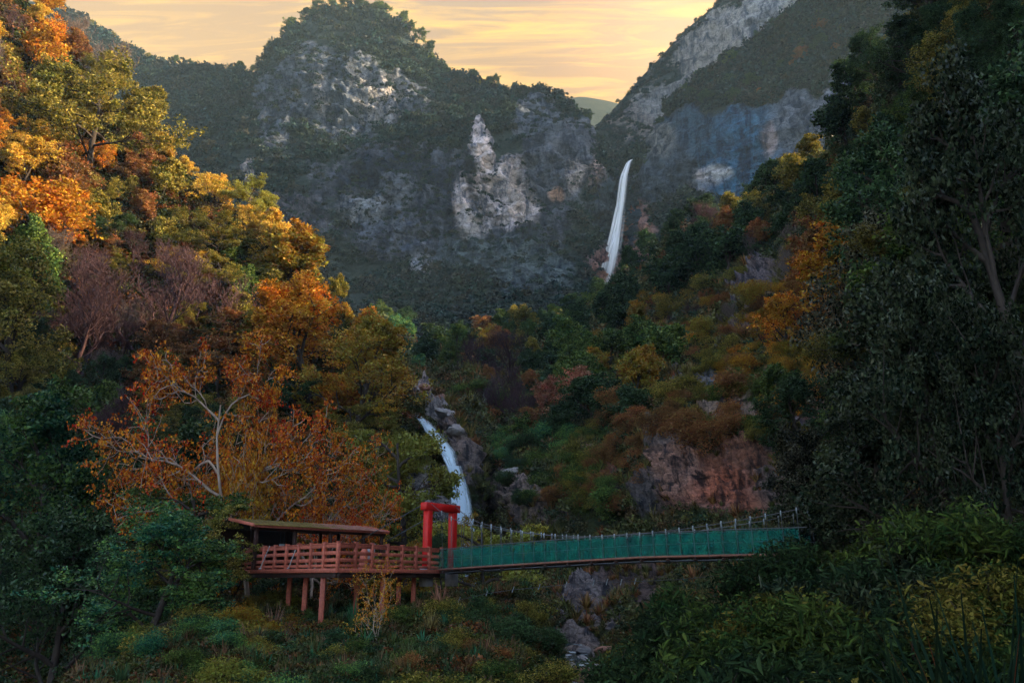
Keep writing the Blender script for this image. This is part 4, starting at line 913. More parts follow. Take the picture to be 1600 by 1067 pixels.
# floor planks clipped to the outline, laid front to back
def clip_x(x):
    ys = []
    for a, b in zip(outline, outline[1:]+outline[:1]):
        if (a[0]-x)*(b[0]-x) < 0: t = (x-a[0])/(b[0]-a[0]); ys.append(a[1]+(b[1]-a[1])*t)
    return (min(ys), max(ys)) if len(ys) >= 2 else None
x = c0[0]+.1
while x < c3[0]-.1:
    y = clip_x(x)
    if y and y[1]-y[0] > .3: deck.part('floor_plank', beam_vf([x, y[0]+.03, DZ-.03], [x, y[1], DZ-.03], .155, .05), M_WOODD, .004)
    x += .17
segs = [(c0, c1, 2), (c1, c2, 7), (c2, c3, 7)]
posts = {}
for a, b, n in segs:
    d = nrm(b-a); out_n = np.array([d[1], -d[0], 0])
    for z, h, w in ((-.10, .20, .10),): deck.part('fascia_board', beam_vf(a+[0,0,z]+out_n*.06, b+[0,0,z]+out_n*.06, w*.5, h), M_WOOD)
    deck.part('edge_beam', beam_vf(a+[0,0,-.32]-out_n*.15, b+[0,0,-.32]-out_n*.15, .16, .22), M_WOODD)
    for k in range(n+1):
        p = a+(b-a)*k/n; key = tuple(np.round(p, 2))
        if key not in posts:
            posts[key] = 1
            po = deck.part('railing_post', beam_vf(p+[0,0,-.2], p+[0,0,1.18], .15, .15, up=d), M_WOOD)
            q = (beam_vf(p+[0,0,1.181], p+[0,0,1.23], .19, .19, up=d)); deck.part('post_cap', q, M_WOOD, parent=po)
    for k in range(n):
        p = a+(b-a)*k/n + d*.078; q = a+(b-a)*(k+1)/n - d*.078
        for z, h in ((1.02, .17), (.70, .17), (.37, .17)):
            deck.part('rail', beam_vf(p+[0,0,z], q+[0,0,z], .05, h), M_WOOD)
        deck.part('kick_board', beam_vf(p+[0,0,.12], q+[0,0,.12], .04, .13), M_WOOD)
        deck.part('handrail', beam_vf(p+[0,0,1.135], q+[0,0,1.135], .12, .05), M_WOOD)
# support posts
for px, D, zb in ((508, 38.6, -2.3), (481, 41.5, -1.3), (456, 43.5, -.8), (600, 41.5, -1.2), (625, 44, -1.0), (648, 44.5, -1.0), (560, 43, -1.0)):
    p = G(px, D, DZ-.43); deck.part('support_post', beam_vf([p[0], p[1], zb-1.2], p, .24, .24, up=(0,1,0)), M_WOOD)
for f in (.2, .45, .7, .93):
    a = c1+(b0-c1)*f; b = c3+(b3-c3)*f; deck.part('cross_beam', beam_vf(a+[.5,0,-.17], b+[-.3,0,-.17], .16, .22), M_WOODD)
for px in (408, 452):   # two leaning steel poles on the fence
    a = G(px, 42.0 if px < 420 else 40.6, DZ+.02); b = a + np.array([.42 if px < 420 else .36, .0, 1.16]); o_ = np.array([.1,-.35,0])
    t = Local('steel_pole', a+o_, 'grey steel pole leaning on the fence, ' + ('near the far end of the deck' if px < 420 else 'nearer the middle of the deck'), 'pole', 'leaning steel poles')
    t.part('rod', tube_vf([a+o_, b+o_], .028), M_STEEL, 0)
    t.part('foot_plate', beam_vf(a+o_-[0,0,.02], a+o_+[0,0,.03], .12, .12, up=(0,1,0)), M_STEEL, 0)

# --- pavilion
e0, e1 = G(393, 42.6, 2.72), G(606, 49.6, 2.72)
dv_ = nrm(e1-e0); nv_ = np.array([-dv_[1], dv_[0], 0])      # nv_ points away from the camera
pav = Local('pavilion', (e0+e1)/2*[1,1,0]+nv_*2+[0,0,DZ], 'open dark pavilion with a low mossy red shingle roof on the deck', 'pavilion')
ridge0, ridge1 = e0+nv_*2.6+dv_*.3+[0,0,.42], e1+nv_*2.6-dv_*.3+[0,0,.42]
bk0, bk1 = e0+nv_*5.2, e1+nv_*5.2
pav.part('fascia_board', beam_vf(e0+[0,0,-.02], e1+[0,0,-.02], .05, .17), M_WOOD)
pav.part('barge_board', beam_vf(e1+[0,0,.01]+dv_*.04, ridge1+dv_*.34+[0,0,.02], .05, .17), M_WOOD)
pav.part('barge_board', beam_vf(e0+[0,0,.01]-dv_*.04, ridge0-dv_*.34+[0,0,.02], .05, .17), M_WOOD)
pav.part('ceiling_board', [(np.array([e0, e1, e1+nv_*2.6+[0,0,.40], e0+nv_*2.6+[0,0,.40], bk0, bk1])-[0,0,.0], np.array([[0,1,2,3],[3,2,5,4]]))], M_WOODD, 0)
rf = pav.part('roof', [(np.array([e0+[0,0,.03], e1+[0,0,.03], e1+nv_*2.6+[0,0,.43], e0+nv_*2.6+[0,0,.43], bk0+[0,0,.03], bk1+[0,0,.03]]), np.array([[0,1,2,3],[3,2,5,4]]))], M_WOODD, 0)
Lr = np.linalg.norm(e1-e0); slope = nrm(nv_*2.6+np.array([0,0,.40])); up_ = np.cross(dv_, slope)
sv, sf = beam_vf([0,0,0], [.31,0,0], .40, .022); smm = [mesh_np('shingle', sv, sf, [M_MOSS]), mesh_np('shingle', sv, sf, [M_SHING])]
r_ = random.Random(2); nsh = 0
Rm = Matrix((dv_, slope, up_)).transposed()
for row in range(8):
    for k in range(int(Lr/.34)):
        q = e0 + dv_*((k+.02+(row % 2)*.5)*.34) + slope*(row*.335+.10) + up_*(.06+.005*row % .01)
        if (k+1)*.34 > Lr-.2: continue
        frac = (k*.34)/Lr; me_ = smm[0] if r_.random() > (frac-.35)*2.2 else smm[1]
        o = link('shingle', me_, rf); o.matrix_basis = Matrix.Translation(Vector(q-pav.loc)) @ Rm.to_4x4() @ Euler((R(4+r_.uniform(-2, 3)), r_.uniform(-.02, .02), 0)).to_matrix().to_4x4()
        nsh += 1
for f in (.04, .30, .56, .82, .97):
    for w in (.35, 4.7):
        p = e0+dv_*Lr*f+nv_*w; pav.part('roof_post', beam_vf([p[0], p[1], DZ], [p[0], p[1], 2.72+.05], .18, .18, up=dv_), M_WOODD)
pav.part('tie_beam', beam_vf(e0+nv_*.35+[0,0,-.12], e1+nv_*.35+[0,0,-.12], .14, .2), M_WOODD)
for w in (4.9,): pav.part('back_wall', beam_vf(e0+nv_*w+dv_*.2+[0,0,-1.15], e0+nv_*w+dv_*Lr*.62+[0,0,-1.15], .06, 2.3), M_WOODD)
s_ = G(439, 45, 1.72)
t = Local('notice_board', s_, 'small pale notice hanging in the dark of the pavilion', 'sign'); t.part('board', beam_vf(s_-dv_*.17, s_+dv_*.17, .03, .22), M_CLAMP); t.part('hanging_rod', [tube_vf([s_-dv_*.12+[0,0,.11], s_-dv_*.12+[0,0,.9]], .008), tube_vf([s_+dv_*.12+[0,0,.11], s_+dv_*.12+[0,0,.9]], .008)], M_CABLE, 0)

def rock_mesh(name, seed, mat, sub=4, rough=.35, squash=(1,1,.8)):
    import bmesh
    bm = bmesh.new(); bmesh.ops.create_icosphere(bm, subdivisions=sub, radius=1.0)
    v = np.array([q.co for q in bm.verts]); f = np.array([[l.index for l in q.verts] for q in bm.faces]); bm.free()
    rng = np.random.RandomState(seed)
    for k in range(11):    # chop flat facets
        n = nrm(rng.normal(size=3)); t = .50+.35*rng.rand(); dd = v@n; v = v - n*np.maximum(dd-t, 0)[:, None]*.92
    v = v*(1+fbm(v*1.6+seed, 4)[:, None]*rough); v = v*(1+fbm(v*np.array([2.2,2.2,4.5])+seed*3, 5, 2.1, .6, True)[:, None]*.28); v = v*np.array(squash)
    return mesh_np(name, v, f, [mat])
ROCKS = {m: [rock_mesh('boulder', s+k*7, mm) for s in range(4)] for k, (m, mm) in enumerate((('grey', M_STONE), ('rust', M_STONER), ('blue', M_STONEB)))}
def boulder(loc, r, m, label=None, group=None, seed=0, squash=(1,1,1), name='boulder'):
    g = random.Random(seed); o = link(name, ROCKS[m][seed % 4], None, tuple(loc), (g.uniform(-.4, .4), g.uniform(-.4, .4), g.random()*6.28), (r*squash[0], r*squash[1], r*squash[2]))
    tag(o, label, 'rock', group); return o
q = G(577, 45.5, DZ+.75); boulder(q, .85, 'grey', 'tall grey standing stone on the deck beside the pavilion', seed=1, squash=(.45,.4,1.35), name='standing_stone')
q = G(568, 44.2, DZ+.35)
t = Local('carved_stump', q-[0,0,.35], 'reddish carved wood stump beside the standing stone', 'stump'); t.part('stump', (lambda v, f: (v*np.array([1,1,1]), f))(*tubes([(np.array([q-[0,0,.35], q+[0,0,.2], q+[.03,0,.62], q+[.05,0,.82]]), np.array([.27,.22,.2,.1]), 0)], (9,))), M_WOOD, 0)

# --- red gate
TH = R(35); bd = np.array([math.cos(TH), -math.sin(TH), 0]); bn = np.array([math.sin(TH), math.cos(TH), 0])   # along and across the bridge
gL = G(667, 45.0, DZ); gR = gL + bn*2.25
gate = Local('bridge_gate', (gL+gR)/2, 'red painted gate of two posts and a crossbeam at the bridge head', 'gate')
TOP = 3.28
for p in (gL, gR):
    po = gate.part('gate_post', beam_vf(p+[0,0,-.3], p+[0,0,TOP], .38, .40, up=bn), M_RED, .02)
    gate.part('saddle_bracket', beam_vf(p+[0,0,TOP-.16]-bd*.22, p+[0,0,TOP-.02]-bd*.21, .03, .12, up=(0,0,1)), M_CABLE, 0, parent=po)
    gate.part('footing', beam_vf(p+[0,0,-.9], p+[0,0,.12], .56, .56, up=bn), M_STONE, .02)
    gate.part('cable_saddle', tube_vf([p+[0,0,TOP+.44]-bd*.18, p+[0,0,TOP+.52], p+[0,0,TOP+.44]+bd*.18], .09), M_CABLE, 0)
gate.part('crossbeam', beam_vf(gL-bn*.42+[0,0,TOP+.215], gR+bn*.42+[0,0,TOP+.215], .46, .43), M_RED, .02)

# --- suspension bridge
def lerpz(t, ts, zs): return np.interp(t, ts, zs)
LB = 21.0
tt = np.linspace(0, LB, 200)
kz_t = [0, 3.5, 7.4, 13.2, 18, 22, 26]; kz = [DZ-.02, .56, .72, .94, .97, .95, .90]
zsm = np.interp(tt, kz_t, kz); zsm = np.convolve(np.pad(zsm, 14, 'reflect', reflect_type='odd'), np.hanning(29)/np.hanning(29).sum(), 'valid')
DKZ = lambda t: float(np.interp(t, tt, zsm))
W2 = .80
base = (gL+gR)/2
def BP(t, side, z): return base + bd*t + bn*side + np.array([0,0,1])*(z-base[2])
bridge = Local('suspension_bridge', base, 'narrow suspension footbridge with green netting sides over the gorge', 'bridge')
def cable_z(t): # main cable height above the deck level datum
    return np.interp(t, [0, 1.6, 3.4, 5.5, 8.2, 10.8, 13.2, 16, 19, 22, 26], [DZ+TOP+.42, 3.15, 2.72, 2.36, 2.06, 1.93, 1.98, 2.2, 2.55, 3.0, 3.6])
czs = np.array([cable_z(t) for t in tt]); czs = np.convolve(np.pad(czs, 10, 'reflect', reflect_type='odd'), np.hanning(21)/np.hanning(21).sum(), 'valid')
CZ = lambda t: float(np.interp(t, tt, czs))
for side in (-W2-.12, W2+.12):
    sg = -1 if side < 0 else 1
    bridge.part('main_cable', tube_vf([(gL if sg < 0 else gR)*[1,1,0]+np.array([0,0,DZ+TOP+.50])] + [BP(t, side*(1+.22*max(0, 1-t/3.0)), CZ(t)) for t in np.linspace(.8, LB, 44)], .02, 5), M_CABLE, 0)
    bridge.part('hand_cable', tube_vf([BP(t, sg*W2, DKZ(t)+1.10) for t in np.linspace(0.3, LB, 44)], .022, 4), M_CABLE, 0)
    bridge.part('sway_cable', tube_vf([BP(t, sg*(W2+.02), DKZ(t)+.55) for t in np.linspace(0.3, LB, 44)], .010, 4), M_CABLE, 0)
    bridge.part('edge_beam', tube_vf([BP(t, sg*(W2+.03), DKZ(t)-.02) for t in np.linspace(0.1, LB, 44)], .06, 4), M_EDGE, 0)
    bridge.part('deck_cable', tube_vf([BP(t, sg*(W2-.1), DKZ(t)-.20) for t in np.linspace(0, LB, 44)], .03, 4), M_CABLE, 0)
    a = (gL if sg < 0 else gR)*[1,1,0]+np.array([0,0,DZ+TOP+.50]); bridge.part('back_stay', tube_vf([a, a - bd*9 + [0,0,-3.4]], .03, 5), M_CABLE, 0)
    n = int(LB/.68); prev = .35
    for k in range(n):
        t = .95+k*.68
        if t > LB-.2: break
        zc, zd = CZ(t), DKZ(t); s1 = side*(1+.22*max(0, 1-t/3.0))
        h = bridge.part('hanger', tube_vf([BP(t, s1, zc), BP(t, sg*(W2+.04), zd-.1)], .015, 4), M_CABLE, 0)
        bridge.part('clamp', beam_vf(BP(t, s1, zc-.16), BP(t, s1, zc+.10), .05, .05, up=bd), M_CLAMP, 0, parent=h)
        ns = 5; us = np.linspace(prev, t-.015, ns); hs = np.linspace(0.03, 1.07, 5)
        rr_ = np.random.RandomState(k+(0 if sg < 0 else 99))
        v = np.array([[BP(u, sg*(W2+.025*rr_.normal()*(0 < a_ < 4)), DKZ(u)+hh) for a_, hh in enumerate(hs)] for u in us]).reshape(-1, 3); ii = np.arange(ns*5).reshape(ns, 5)
        o = bridge.part('net_panel', (v, np.stack([ii[:-1,:-1], ii[1:,:-1], ii[1:,1:], ii[:-1,1:]], -1).reshape(-1, 4)), M_NET, 0)
        prev = t+.015
pv, pf = beam_vf([0,-W2,0], [0,W2,0], .20, .05); pm = mesh_np('deck_plank', pv, pf, [M_WOODD])
for k in range(int(LB/.23)):
    t = .15+k*.23; o = link('deck_plank', pm, bridge.o, tuple(BP(t, 0, DKZ(t)-.075)-bridge.loc), (0, 0, math.atan2(bd[1], bd[0])))
for k in range(int(LB/1.36)):
    t = .95+k*1.36; bridge.part('cross_bearer', beam_vf(BP(t, -W2-.15, DKZ(t)-.16), BP(t, W2+.15, DKZ(t)-.16), .09, .10), M_WOODD, 0)
# wind guy with pale ties
gp = [P(px, py, D) for px, py, D in [(690,950,43.5),(717,937,43.2),(760,927,42.6),(801,921,42),(842,917,41.4),(884,913,40.8),(927,910,40.2),(992,908,39.4),(1060,905,38.4),(1130,898,37.0)]]
bridge.part('wind_cable', tube_vf(gp, .014, 4), M_CABLE, 0)
for px, py, D in [(717,937,43.2),(760,927,42.6),(801,921,42),(842,917,41.4),(884,913,40.8),(927,910,40.2),(948,909,39.9),(970,909.5,39.7),(992,908,39.4)]:
    a = P(px, py, D); bridge.part('cable_tie', tube_vf([a-[.03,0,.13], a+[.07,.05,.16]], .026, 4), M_CLAMP, 0)
    t = (a-base)@bd; bridge.part('guy_line', tube_vf([a, BP(t+.6, -W2, DKZ(t+.6)-.15)], .005, 3), M_CABLE, 0)
# far end anchor frame, swallowed by the shrubs of the near bank
gate2 = BP(LB, 0, .9)

# ------------------------------------------------------------------ waterfalls
def water_mat(name, col, thin, streak=(14, 1)):
    m, N, L = newmat(name); out = N('ShaderNodeOutputMaterial'); uv = N('ShaderNodeUVMap'); uv.uv_map = 'flow'
    mp = N('ShaderNodeMapping'); mp.inputs['Scale'].default_value = (streak[0], streak[1], 1); L(uv.outputs[0], mp.inputs[0])
    n = N('ShaderNodeTexNoise'); n.inputs['Scale'].default_value = 1.0; n.inputs['Detail'].default_value = 7; n.inputs['Roughness'].default_value = .62; n.inputs['Distortion'].default_value = .25; L(mp.outputs[0], n.inputs['Vector'])
    sx = N('ShaderNodeSeparateXYZ'); L(uv.outputs[0], sx.inputs[0])
    e1_ = N('ShaderNodeMath'); e1_.operation = 'PINGPONG'; e1_.inputs[1].default_value = .5; L(sx.outputs[0], e1_.inputs[0])      # 0 at the edges, .5 in the middle
    e2_ = N('ShaderNodeMapRange'); L(e1_.outputs[0], e2_.inputs[0]); e2_.inputs[1].default_value = 0.0; e2_.inputs[2].default_value = .42
    ad = N('ShaderNodeMath'); ad.operation = 'MULTIPLY_ADD'; L(n.outputs[0], ad.inputs[0]); ad.inputs[1].default_value = 1.25; L(e2_.outputs[0], ad.inputs[2])
    fr_ = N('ShaderNodeMath'); fr_.operation = 'MODULO'; L(sx.outputs[1], fr_.inputs[0]); fr_.inputs[1].default_value = 2.0
    ft = N('ShaderNodeMapRange'); L(fr_.outputs[0], ft.inputs[0]); ft.inputs[1].default_value = .75; ft.inputs[2].default_value = 1.0; ft.inputs[3].default_value = 0.0; ft.inputs[4].default_value = -.45
    ad2 = N('ShaderNodeMath'); L(ad.outputs[0], ad2.inputs[0]); L(ft.outputs[0], ad2.inputs[1]); ad = ad2
    mr = N('ShaderNodeMapRange'); L(ad.outputs[0], mr.inputs[0]); mr.inputs[1].default_value = .45+thin; mr.inputs[2].default_value = 1.2+thin; mr.interpolation_type = 'SMOOTHSTEP'
    d = N('ShaderNodeBsdfDiffuse'); d.inputs[0].default_value = (*col, 1); t = N('ShaderNodeBsdfTranslucent'); t.inputs[0].default_value = (*col, 1); a = N('ShaderNodeMixShader'); a.inputs[0].default_value = .4; L(d.outputs[0], a.inputs[1]); L(t.outputs[0], a.inputs[2])
    tr = N('ShaderNodeBsdfTransparent'); b = N('ShaderNodeMixShader'); L(mr.outputs[0], b.inputs[0]); L(tr.outputs[0], b.inputs[1]); L(a.outputs[0], b.inputs[2]); L(b.outputs[0], out.inputs[0]); return m
def waterfall(name, path, label, mat, layers=5, nw=9, bulge=.10, n=80, seed=0, fray=.3):
    """path: (px, py, D, width in metres); several curved strands of falling water that part and rejoin"""
    A = np.array(path, float); s = np.linspace(0, 1, n); q = np.linspace(0, 1, len(A)); V, Fs, UV, off = [], [], [], 0
    cx_, cy_, cd, w = [np.convolve(np.pad(np.interp(s, q, A[:, k]), 6, 'reflect', reflect_type='odd'), np.hanning(15)[1:-1]/np.hanning(15).sum(), 'valid') for k in range(4)]; rg = np.random.RandomState(seed)
    for k in range(layers):
        c = P(cx_, cy_, cd - (k % 3)*bulge*.6); a = np.linspace(-1, 1, nw)
        side = 0 if k == 0 else rg.uniform(-1, 1)*fray
        off_x = fbm(np.stack([s*4+k*9, s*0+seed, s*0], -1), 3)*.12 + side*np.clip(s*3, 0, 1)
        wid = w*(1.0 if k == 0 else rg.uniform(.3, .6))*(1+.15*fbm(np.stack([s*6+k*5, s*0, s*0+3], -1), 2))
        v = c[:, None] + np.stack(np.broadcast_arrays(a[None, :]*wid[:, None]*.5 + (off_x*w)[:, None], -np.sqrt(np.clip(1-a**2, 0, 1))[None, :]*wid[:, None]*bulge, 0.0), -1)
        v[..., 1] += fbm(np.stack([np.repeat(a[None]*2, n, 0), np.repeat(s[:, None]*5, nw, 1), np.full((n, nw), k*3.3+seed)], -1), 3)*wid[:, None]*.25
        ii = np.arange(n*nw).reshape(n, nw)+off; V.append(v.reshape(-1, 3)); Fs.append(np.stack([ii[:-1,:-1], ii[1:,:-1], ii[1:,1:], ii[:-1,1:]], -1).reshape(-1, 4))
        UV.append(np.stack(np.broadcast_arrays((a[None, :]*.5+.5)+0*s[:, None], s[:, None]+k*2.0+0*a[None, :]), -1).reshape(-1, 2)); off += n*nw
    V = np.concatenate(V); Fa = np.concatenate(Fs); UV = np.concatenate(UV); me = mesh_np(name, V, Fa, [mat], True)
    l = me.uv_layers.new(name='flow'); l.data.foreach_set('uv', UV[Fa.ravel()].astype(np.float32).ravel())
    o = link(name, me); tag(o, label, None, None, 'structure'); return o
M_W1 = water_mat('falling_water', (.95, .96, 1.0), .62, (7, 2.2)); M_W2 = water_mat('falling_water_blue', (.70, .84, .96), .36, (6, 3.0))
waterfall('waterfall', [(987,250,424,3),(982,254,419,4.5),(976,275,410,6),(971,320,402,7.5),(965,360,395,9.5),(957,405,386,13),(948,456,376,18)], 'upper waterfall, a long white thread falling down the mountain gully', M_W1, 7, seed=1)
waterfall('waterfall', [(650,648,116,1.3),(664,660,113,2.0),(682,682,110,2.6),(700,705,107,2.8),(710,735,104,2.8)], 'white cascade sliding over the rocks above the lower fall', M_W2, 7, seed=2, bulge=.1, fray=.35)
waterfall('waterfall', [(709,728,104,2.8),(716,760,102.5,2.9),(722,800,100.5,3.1),(726,840,99,3.4),(729,868,98,4)], 'lower waterfall, a blue white veil dropping behind the red gate', M_W2, 6, seed=3, bulge=.12)
# stream in the gorge
def stream():
    m, N, L = newmat('stream_water'); out = N('ShaderNodeOutputMaterial'); b = N('ShaderNodeBsdfPrincipled'); L(b.outputs[0], out.inputs[0])
    tc = N('ShaderNodeTexCoord'); n = N('ShaderNodeTexNoise'); n.inputs['Scale'].default_value = 1.3; n.inputs['Detail'].default_value = 8; L(tc.outputs['Object'], n.inputs['Vector'])
    r = N('ShaderNodeValToRGB'); L(n.outputs[0], r.inputs[0]); r.color_ramp.elements[0].position = .5; r.color_ramp.elements[0].color = (.03,.06,.07,1); r.color_ramp.elements[1].position = .62; r.color_ramp.elements[1].color = (.6,.7,.78,1)
    L(r.outputs[0], b.inputs['Base Color']); b.inputs['Roughness'].default_value = .15
    bp = N('ShaderNodeBump'); bp.inputs['Distance'].default_value = .15; L(n.outputs[0], bp.inputs['Height']); L(bp.outputs[0], b.inputs['Normal'])
    A = [(729,885,100,4),(760,930,82,4),(830,975,64,4),(872,1005,54,3.4),(885,1040,47,3.0),(890,1090,40,3.0),(900,1180,33,3.5)]
    s = np.linspace(0, 1, 60); q = np.linspace(0, 1, len(A)); A = np.array(A, float); c = P(*[np.interp(s, q, A[:, k]) for k in range(3)]); w = np.interp(s, q, A[:, 3]); a = np.linspace(-1, 1, 9)
    c[:, 2] = np.minimum.accumulate(c[:, 2]) if c[0, 2] > c[-1, 2] else c[:, 2]
    v = c[:, None] + np.stack([a[None]*w[:, None]*.5, 0*a[None]*w[:, None], fbm(np.stack([a[None]*2+0*w[:, None], s[:, None]*25+0*a[None], 0*a[None]+0*w[:, None]], -1), 3)*.25], -1)
    ii = np.arange(60*9).reshape(60, 9); tag(link('stream', mesh_np('stream', v.reshape(-1, 3), np.stack([ii[:-1,:-1], ii[1:,:-1], ii[1:,1:], ii[:-1,1:]], -1).reshape(-1, 4), [m], True)), 'rocky stream running under the bridge', None, None, 'structure')
stream()

# ------------------------------------------------------------------ boulders
rk = random.Random(9)
q = S_RIGHT.pos[at(S_RIGHT, 1122, 612)]; boulder(q+[0,-.5,.3], 1.7, 'blue', 'large glossy dark blue boulder lodged in the right hillside', seed=2, squash=(1.35,.8,.55))
q = S_RIGHT.pos[at(S_RIGHT, 1105, 622)]; boulder(q+[0,-.3,.2], 1.0, 'blue', 'smaller dark boulder wedged beside the large glossy blue one', seed=1, squash=(1,.8,.8))
for k, (px, py, r, m, lab) in enumerate([(690,640,1.6,'rust','pinkish boulder right of the top of the white cascade'),(700,662,1.8,'grey','grey boulder beside the bend of the white cascade'),(722,690,1.6,'grey','grey boulder right of the lip of the lower waterfall'),
    (664,636,1.2,'rust','small pink stone at the very top of the white cascade'),(678,632,1.2,'grey','grey stone above the top of the white cascade'),(676,655,1.1,'rust','reddish stone at the edge of the white cascade'),(708,676,1.3,'grey','rounded stone between the cascade and the overhanging scrub'),
    (790,765,2.0,'rust','rust coloured outcrop at the mouth of the dark gully'),(812,752,1.7,'grey','grey outcrop above the rust coloured one at the gully mouth'),(1180,668,.8,'grey','pale loose stone on top of the red rock face'),(1215,690,.9,'grey','grey loose stone above the right end of the red rock face'),(1195,655,.7,'blue','small dark stone on the scrubby slope over the red rock face')]):
    q = S_RIGHT.pos[at(S_RIGHT, px, py)]; boulder(q+[0,-.4,r*.1], r, m, lab, seed=k+3, squash=(1.1,.8,.75))
# stones under the deck
for k, (px, py, r, lab) in enumerate([(452,930,.42,'pale stone under the deck, furthest up the bank'),(462,934,.36,'pale stone right of the uppermost one under the deck'),(497,948,.45,'tan boulder between the two tall deck posts'),(489,940,.4,'brown boulder just left of the tallest deck post'),
     (478,962,.4,'low grey stone below the second deck post'),(467,960,.42,'grey stone in the leaves under the deck'),(500,962,.33,'grey stone at the foot of the tallest deck post'),(430,944,.35,'mossy stone left of the pale stones under the deck')]):
    i, j = at(S_MOUND, px, py); boulder(S_MOUND.pos[i, j]+[0,-.3,.15], r, 'grey' if k not in (2, 3) else 'rust', lab, seed=k, squash=(1.1,.9,.8))
# stones in the stream bed
bedr = random.Random(12); nb = 0
for k in range(30):
    px = bedr.uniform(866, 958); py = bedr.uniform(1012, 1085); D = float(np.interp(py, [1005, 1040, 1090], [54, 47, 40])); big = bedr.random()
    boulder(P(px, py, D), .25+.5*big**2, bedr.choice(['grey', 'grey', 'rust']), 'wet stone among many in the stream bed under the bridge', 'stones of the stream bed', seed=k, squash=(1.1,.9,.65))
boulder(P(893, 1058, 44.5), 1.1, 'rust', 'big orange brown boulder at the bottom of the stream bed', seed=3, squash=(1.2,.9,.8))
boulder(P(937, 1048, 45.5), .62, 'grey', 'flat white stone right of the orange brown stream boulder', seed=1, squash=(1.3,.9,.45))

# dead fronds and grass fountains on the bank
def tuft_thing(px, py, hpx, mat_col, label, seed, s=S_MOUND, n=90, arch=1.1, w=.03, name='grass_clump'):
    i, j = at(s, px, py); m, N, L = newmat(name); out = N('ShaderNodeOutputMaterial'); d = N('ShaderNodeBsdfDiffuse'); t = N('ShaderNodeBsdfTranslucent'); a = N('ShaderNodeMixShader'); a.inputs[0].default_value = .3
    geo = N('ShaderNodeNewGeometry'); hv = N('ShaderNodeHueSaturation'); mr = N('ShaderNodeMapRange'); L(geo.outputs['Random Per Island'], mr.inputs[0]); mr.inputs[3].default_value = .5; mr.inputs[4].default_value = 1.5; L(mr.outputs[0], hv.inputs['Value']); hv.inputs['Color'].default_value = (*mat_col, 1)
    L(hv.outputs[0], d.inputs[0]); L(hv.outputs[0], t.inputs[0]); L(d.outputs[0], a.inputs[1]); L(t.outputs[0], a.inputs[2]); L(a.outputs[0], out.inputs[0])
    h = hpx*s.d[i, j]/F; o = link(name, tuft_mesh(seed, m, n, 1.25, w, arch), None, tuple(s.pos[i, j]+np.array([0,-.3,.05])), (0,0,seed), (h, h, h)); tag(o, label, 'grass'); return o
tuft_thing(550, 985, 50, (.06,.17,.08), 'blue green fountain of fine grass left of the pale branched sapling', 1, n=220, w=.015)
tuft_thing(430, 985, 48, (.34,.19,.13), 'dead pinkish brown fronds drooping on the bank below the deck', 2, n=110)
tuft_thing(385, 1010, 40, (.32,.18,.13), 'dead brown fronds lower on the bank, left of the drooping ones', 3, n=90)
tuft_thing(690, 960, 50, (.34,.17,.11), 'reddish dry grass clump under the red gate', 4, n=110)
tuft_thing(672, 990, 40, (.20,.16,.06), 'straw coloured clump below the reddish dry grass', 5, n=110)
tuft_thing(610, 975, 34, (.05,.14,.07), 'green grass clump right of the pale branched sapling', 6, n=120)
for k, (px, py, h, c, l) in enumerate([(1500,1330,420,(.010,.022,.013),'tall dark green blades in the bottom right corner'),(1420,1360,380,(.014,.026,.013),'long grass blades left of the corner clump'),(1580,1320,380,(.010,.028,.018),'dark grass blades at the right border'),(1530,1380,430,(.14,.04,.02),'thin red stems standing among the corner grass')]):
    tuft_thing(px, py, h, c, l, 20+k, S_NEAR, n=70 if k < 3 else 14, arch=.75, w=.014 if k < 3 else .006, name='long_grass')

# ------------------------------------------------------------------ labels for the rest of the wood
LM = [(118,90,'the bare grey crooked tree'),(150,190,'the big olive tiered tree'),(40,320,'the large orange edge tree'),(330,300,'the bright golden crest tree'),(430,400,'the amber tree by the dark cliff'),(490,530,'the biggest orange tree'),(370,525,'the soft rust coloured tree'),
 (225,460,'the tall bare purplish tree'),(20,500,'the tall olive edge tree'),(395,690,'the red leaved tree'),(265,720,'the orange leaved pale branched tree'),(620,760,'the yellow green tree by the gate'),(195,900,'the large teal tree'),(70,920,'the dark teal corner tree'),(345,870,'the grey olive tree by the railing'),(500,825,'the pavilion roof'),(690,825,'the red gate'),(720,780,'the lower waterfall'),
 (682,672,'the white cascade'),(905,610,'the pinkish red tree'),(1020,550,'the large grey green tree'),(890,520,'the tall green tree below the upper waterfall'),(765,530,'the amber topped valley tree'),(1085,400,'the largest dark tree'),(965,380,'the upper waterfall'),(1215,290,'the dark crest tree'),(1122,612,'the dark blue boulder'),(1330,450,'the orange hillside tree'),(1120,750,'the red rock face'),
 (1420,400,'the windswept olive tree'),(1330,620,'the windswept green tree'),(1540,650,'the thick black trunk'),(560,60,'the domed summit'),(860,160,'the low end of the ridge'),(300,90,'the saddle left of the summit'),(600,160,'the white streaked cliff'),(780,290,'the big white cliff patch'),(1160,220,'the blue cliff'),(1100,285,'the white scar in the blue cliff'),(1040,90,'the rocky back slope'),
 (950,870,'the green netting of the bridge'),(1200,900,'the hidden bridge end'),(560,960,'the blue green grass fountain'),(480,940,'the tall deck posts'),(750,950,'the underside of the bridge'),(1500,1000,'the corner grass')]
seen = {t['label'] for t in TREES if t['label']}
def size_word(t): 
    h = t['h']; return 'tall' if h > 10.5 else 'small' if h < 7 else 'mid sized'
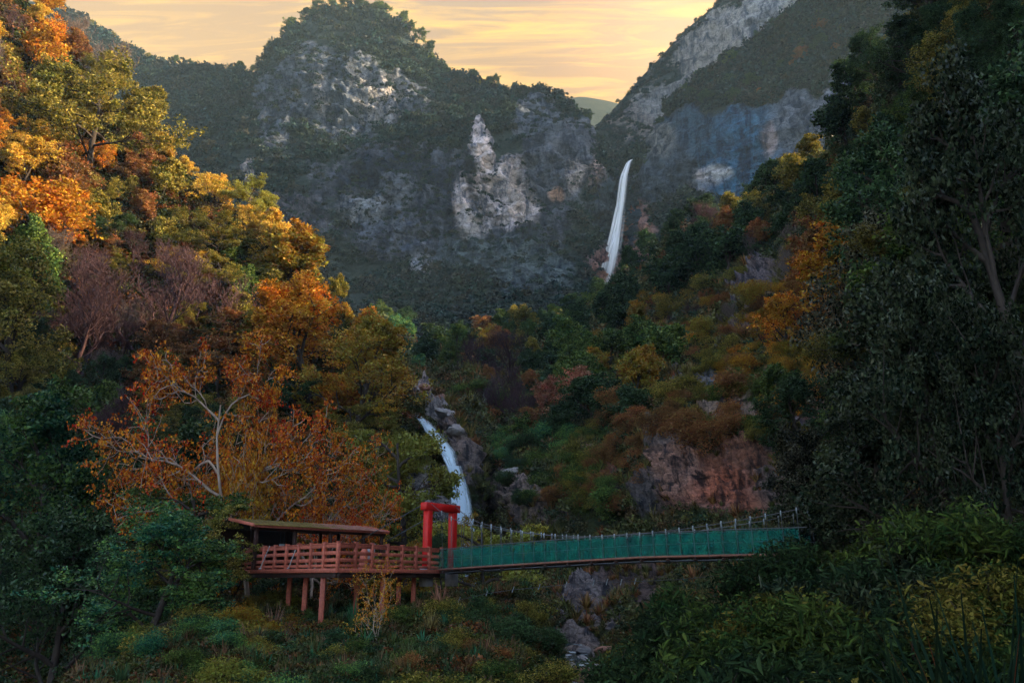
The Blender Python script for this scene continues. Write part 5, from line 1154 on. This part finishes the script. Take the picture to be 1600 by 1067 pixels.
pos_words = lambda dx, dy: ('above' if dy < 0 else 'below') if abs(dy) > 1.8*abs(dx) else ('left of' if dx < 0 else 'right of') if abs(dx) > 1.8*abs(dy) else ('up and ' if dy < 0 else 'down and ')+('left of' if dx < 0 else 'right of')
shared = {}
for t in sorted([t for t in TREES if not t['label']], key=lambda t: -t['hpx']):
    kw = KINDWORD[t['kind']]; pal = t['pal']
    if t['kind'] == 'bare': pal, kw = pal, 'tree'
    ds = sorted(LM, key=lambda l: (l[0]-t['px'])**2+(l[1]-t['py'])**2); done = False
    for near in ds[:4]:
        dx, dy = t['px']-near[0], t['py']-near[1]; dist = math.hypot(dx, dy)
        for pre in (f'{pal} {kw}', f'{size_word(t)} {pal} {kw}'):
            for adv in (('just ' if dist < 60 else 'well ' if dist > 130 else ''), 'a little ' if dist < 110 else 'further '):
                lab = f"{pre} {adv}{pos_words(dx, dy)} {near[2]}"
                if lab not in seen and len(lab.split()) <= 16: seen.add(lab); t['label'] = lab; done = True; break
            if done: break
        if done: break
    if not done:
        near = ds[0]; grp = t['group']; lab = f"{pal} {kw} among several alike near {near[2]}"
        t['label'] = lab; t['o']['group'] = f"{pal} {kw}s near {near[2]}"
    t['o']['label'] = t['label']

# ------------------------------------------------------------------ haze
HZ = dict(density=0.00014, aniso=0.2, color=(0.55, 0.80, 1.0))
v = np.array([[x, y, z] for x in (-1600, 1600) for y in (-550, 2300) for z in (-28, 470)], float)
me = mesh_np('haze', v, np.array([[0,1,3,2],[4,6,7,5],[0,4,5,1],[2,3,7,6],[0,2,6,4],[1,5,7,3]]))
hm, N, L = newmat('haze_air'); out = N('ShaderNodeOutputMaterial'); pv = N('ShaderNodeVolumePrincipled'); L(pv.outputs[0], out.inputs['Volume'])
pv.inputs['Density'].default_value = HZ['density']; pv.inputs['Anisotropy'].default_value = HZ['aniso']; pv.inputs['Color'].default_value = (*HZ['color'], 1)
me.materials.append(hm); o = link('haze', me); tag(o, 'thin blue mountain haze filling the valley', None, None, 'stuff')
print('polys', sum(len(m.polygons) for m in bpy.data.meshes), 'objects', len(bpy.data.objects))
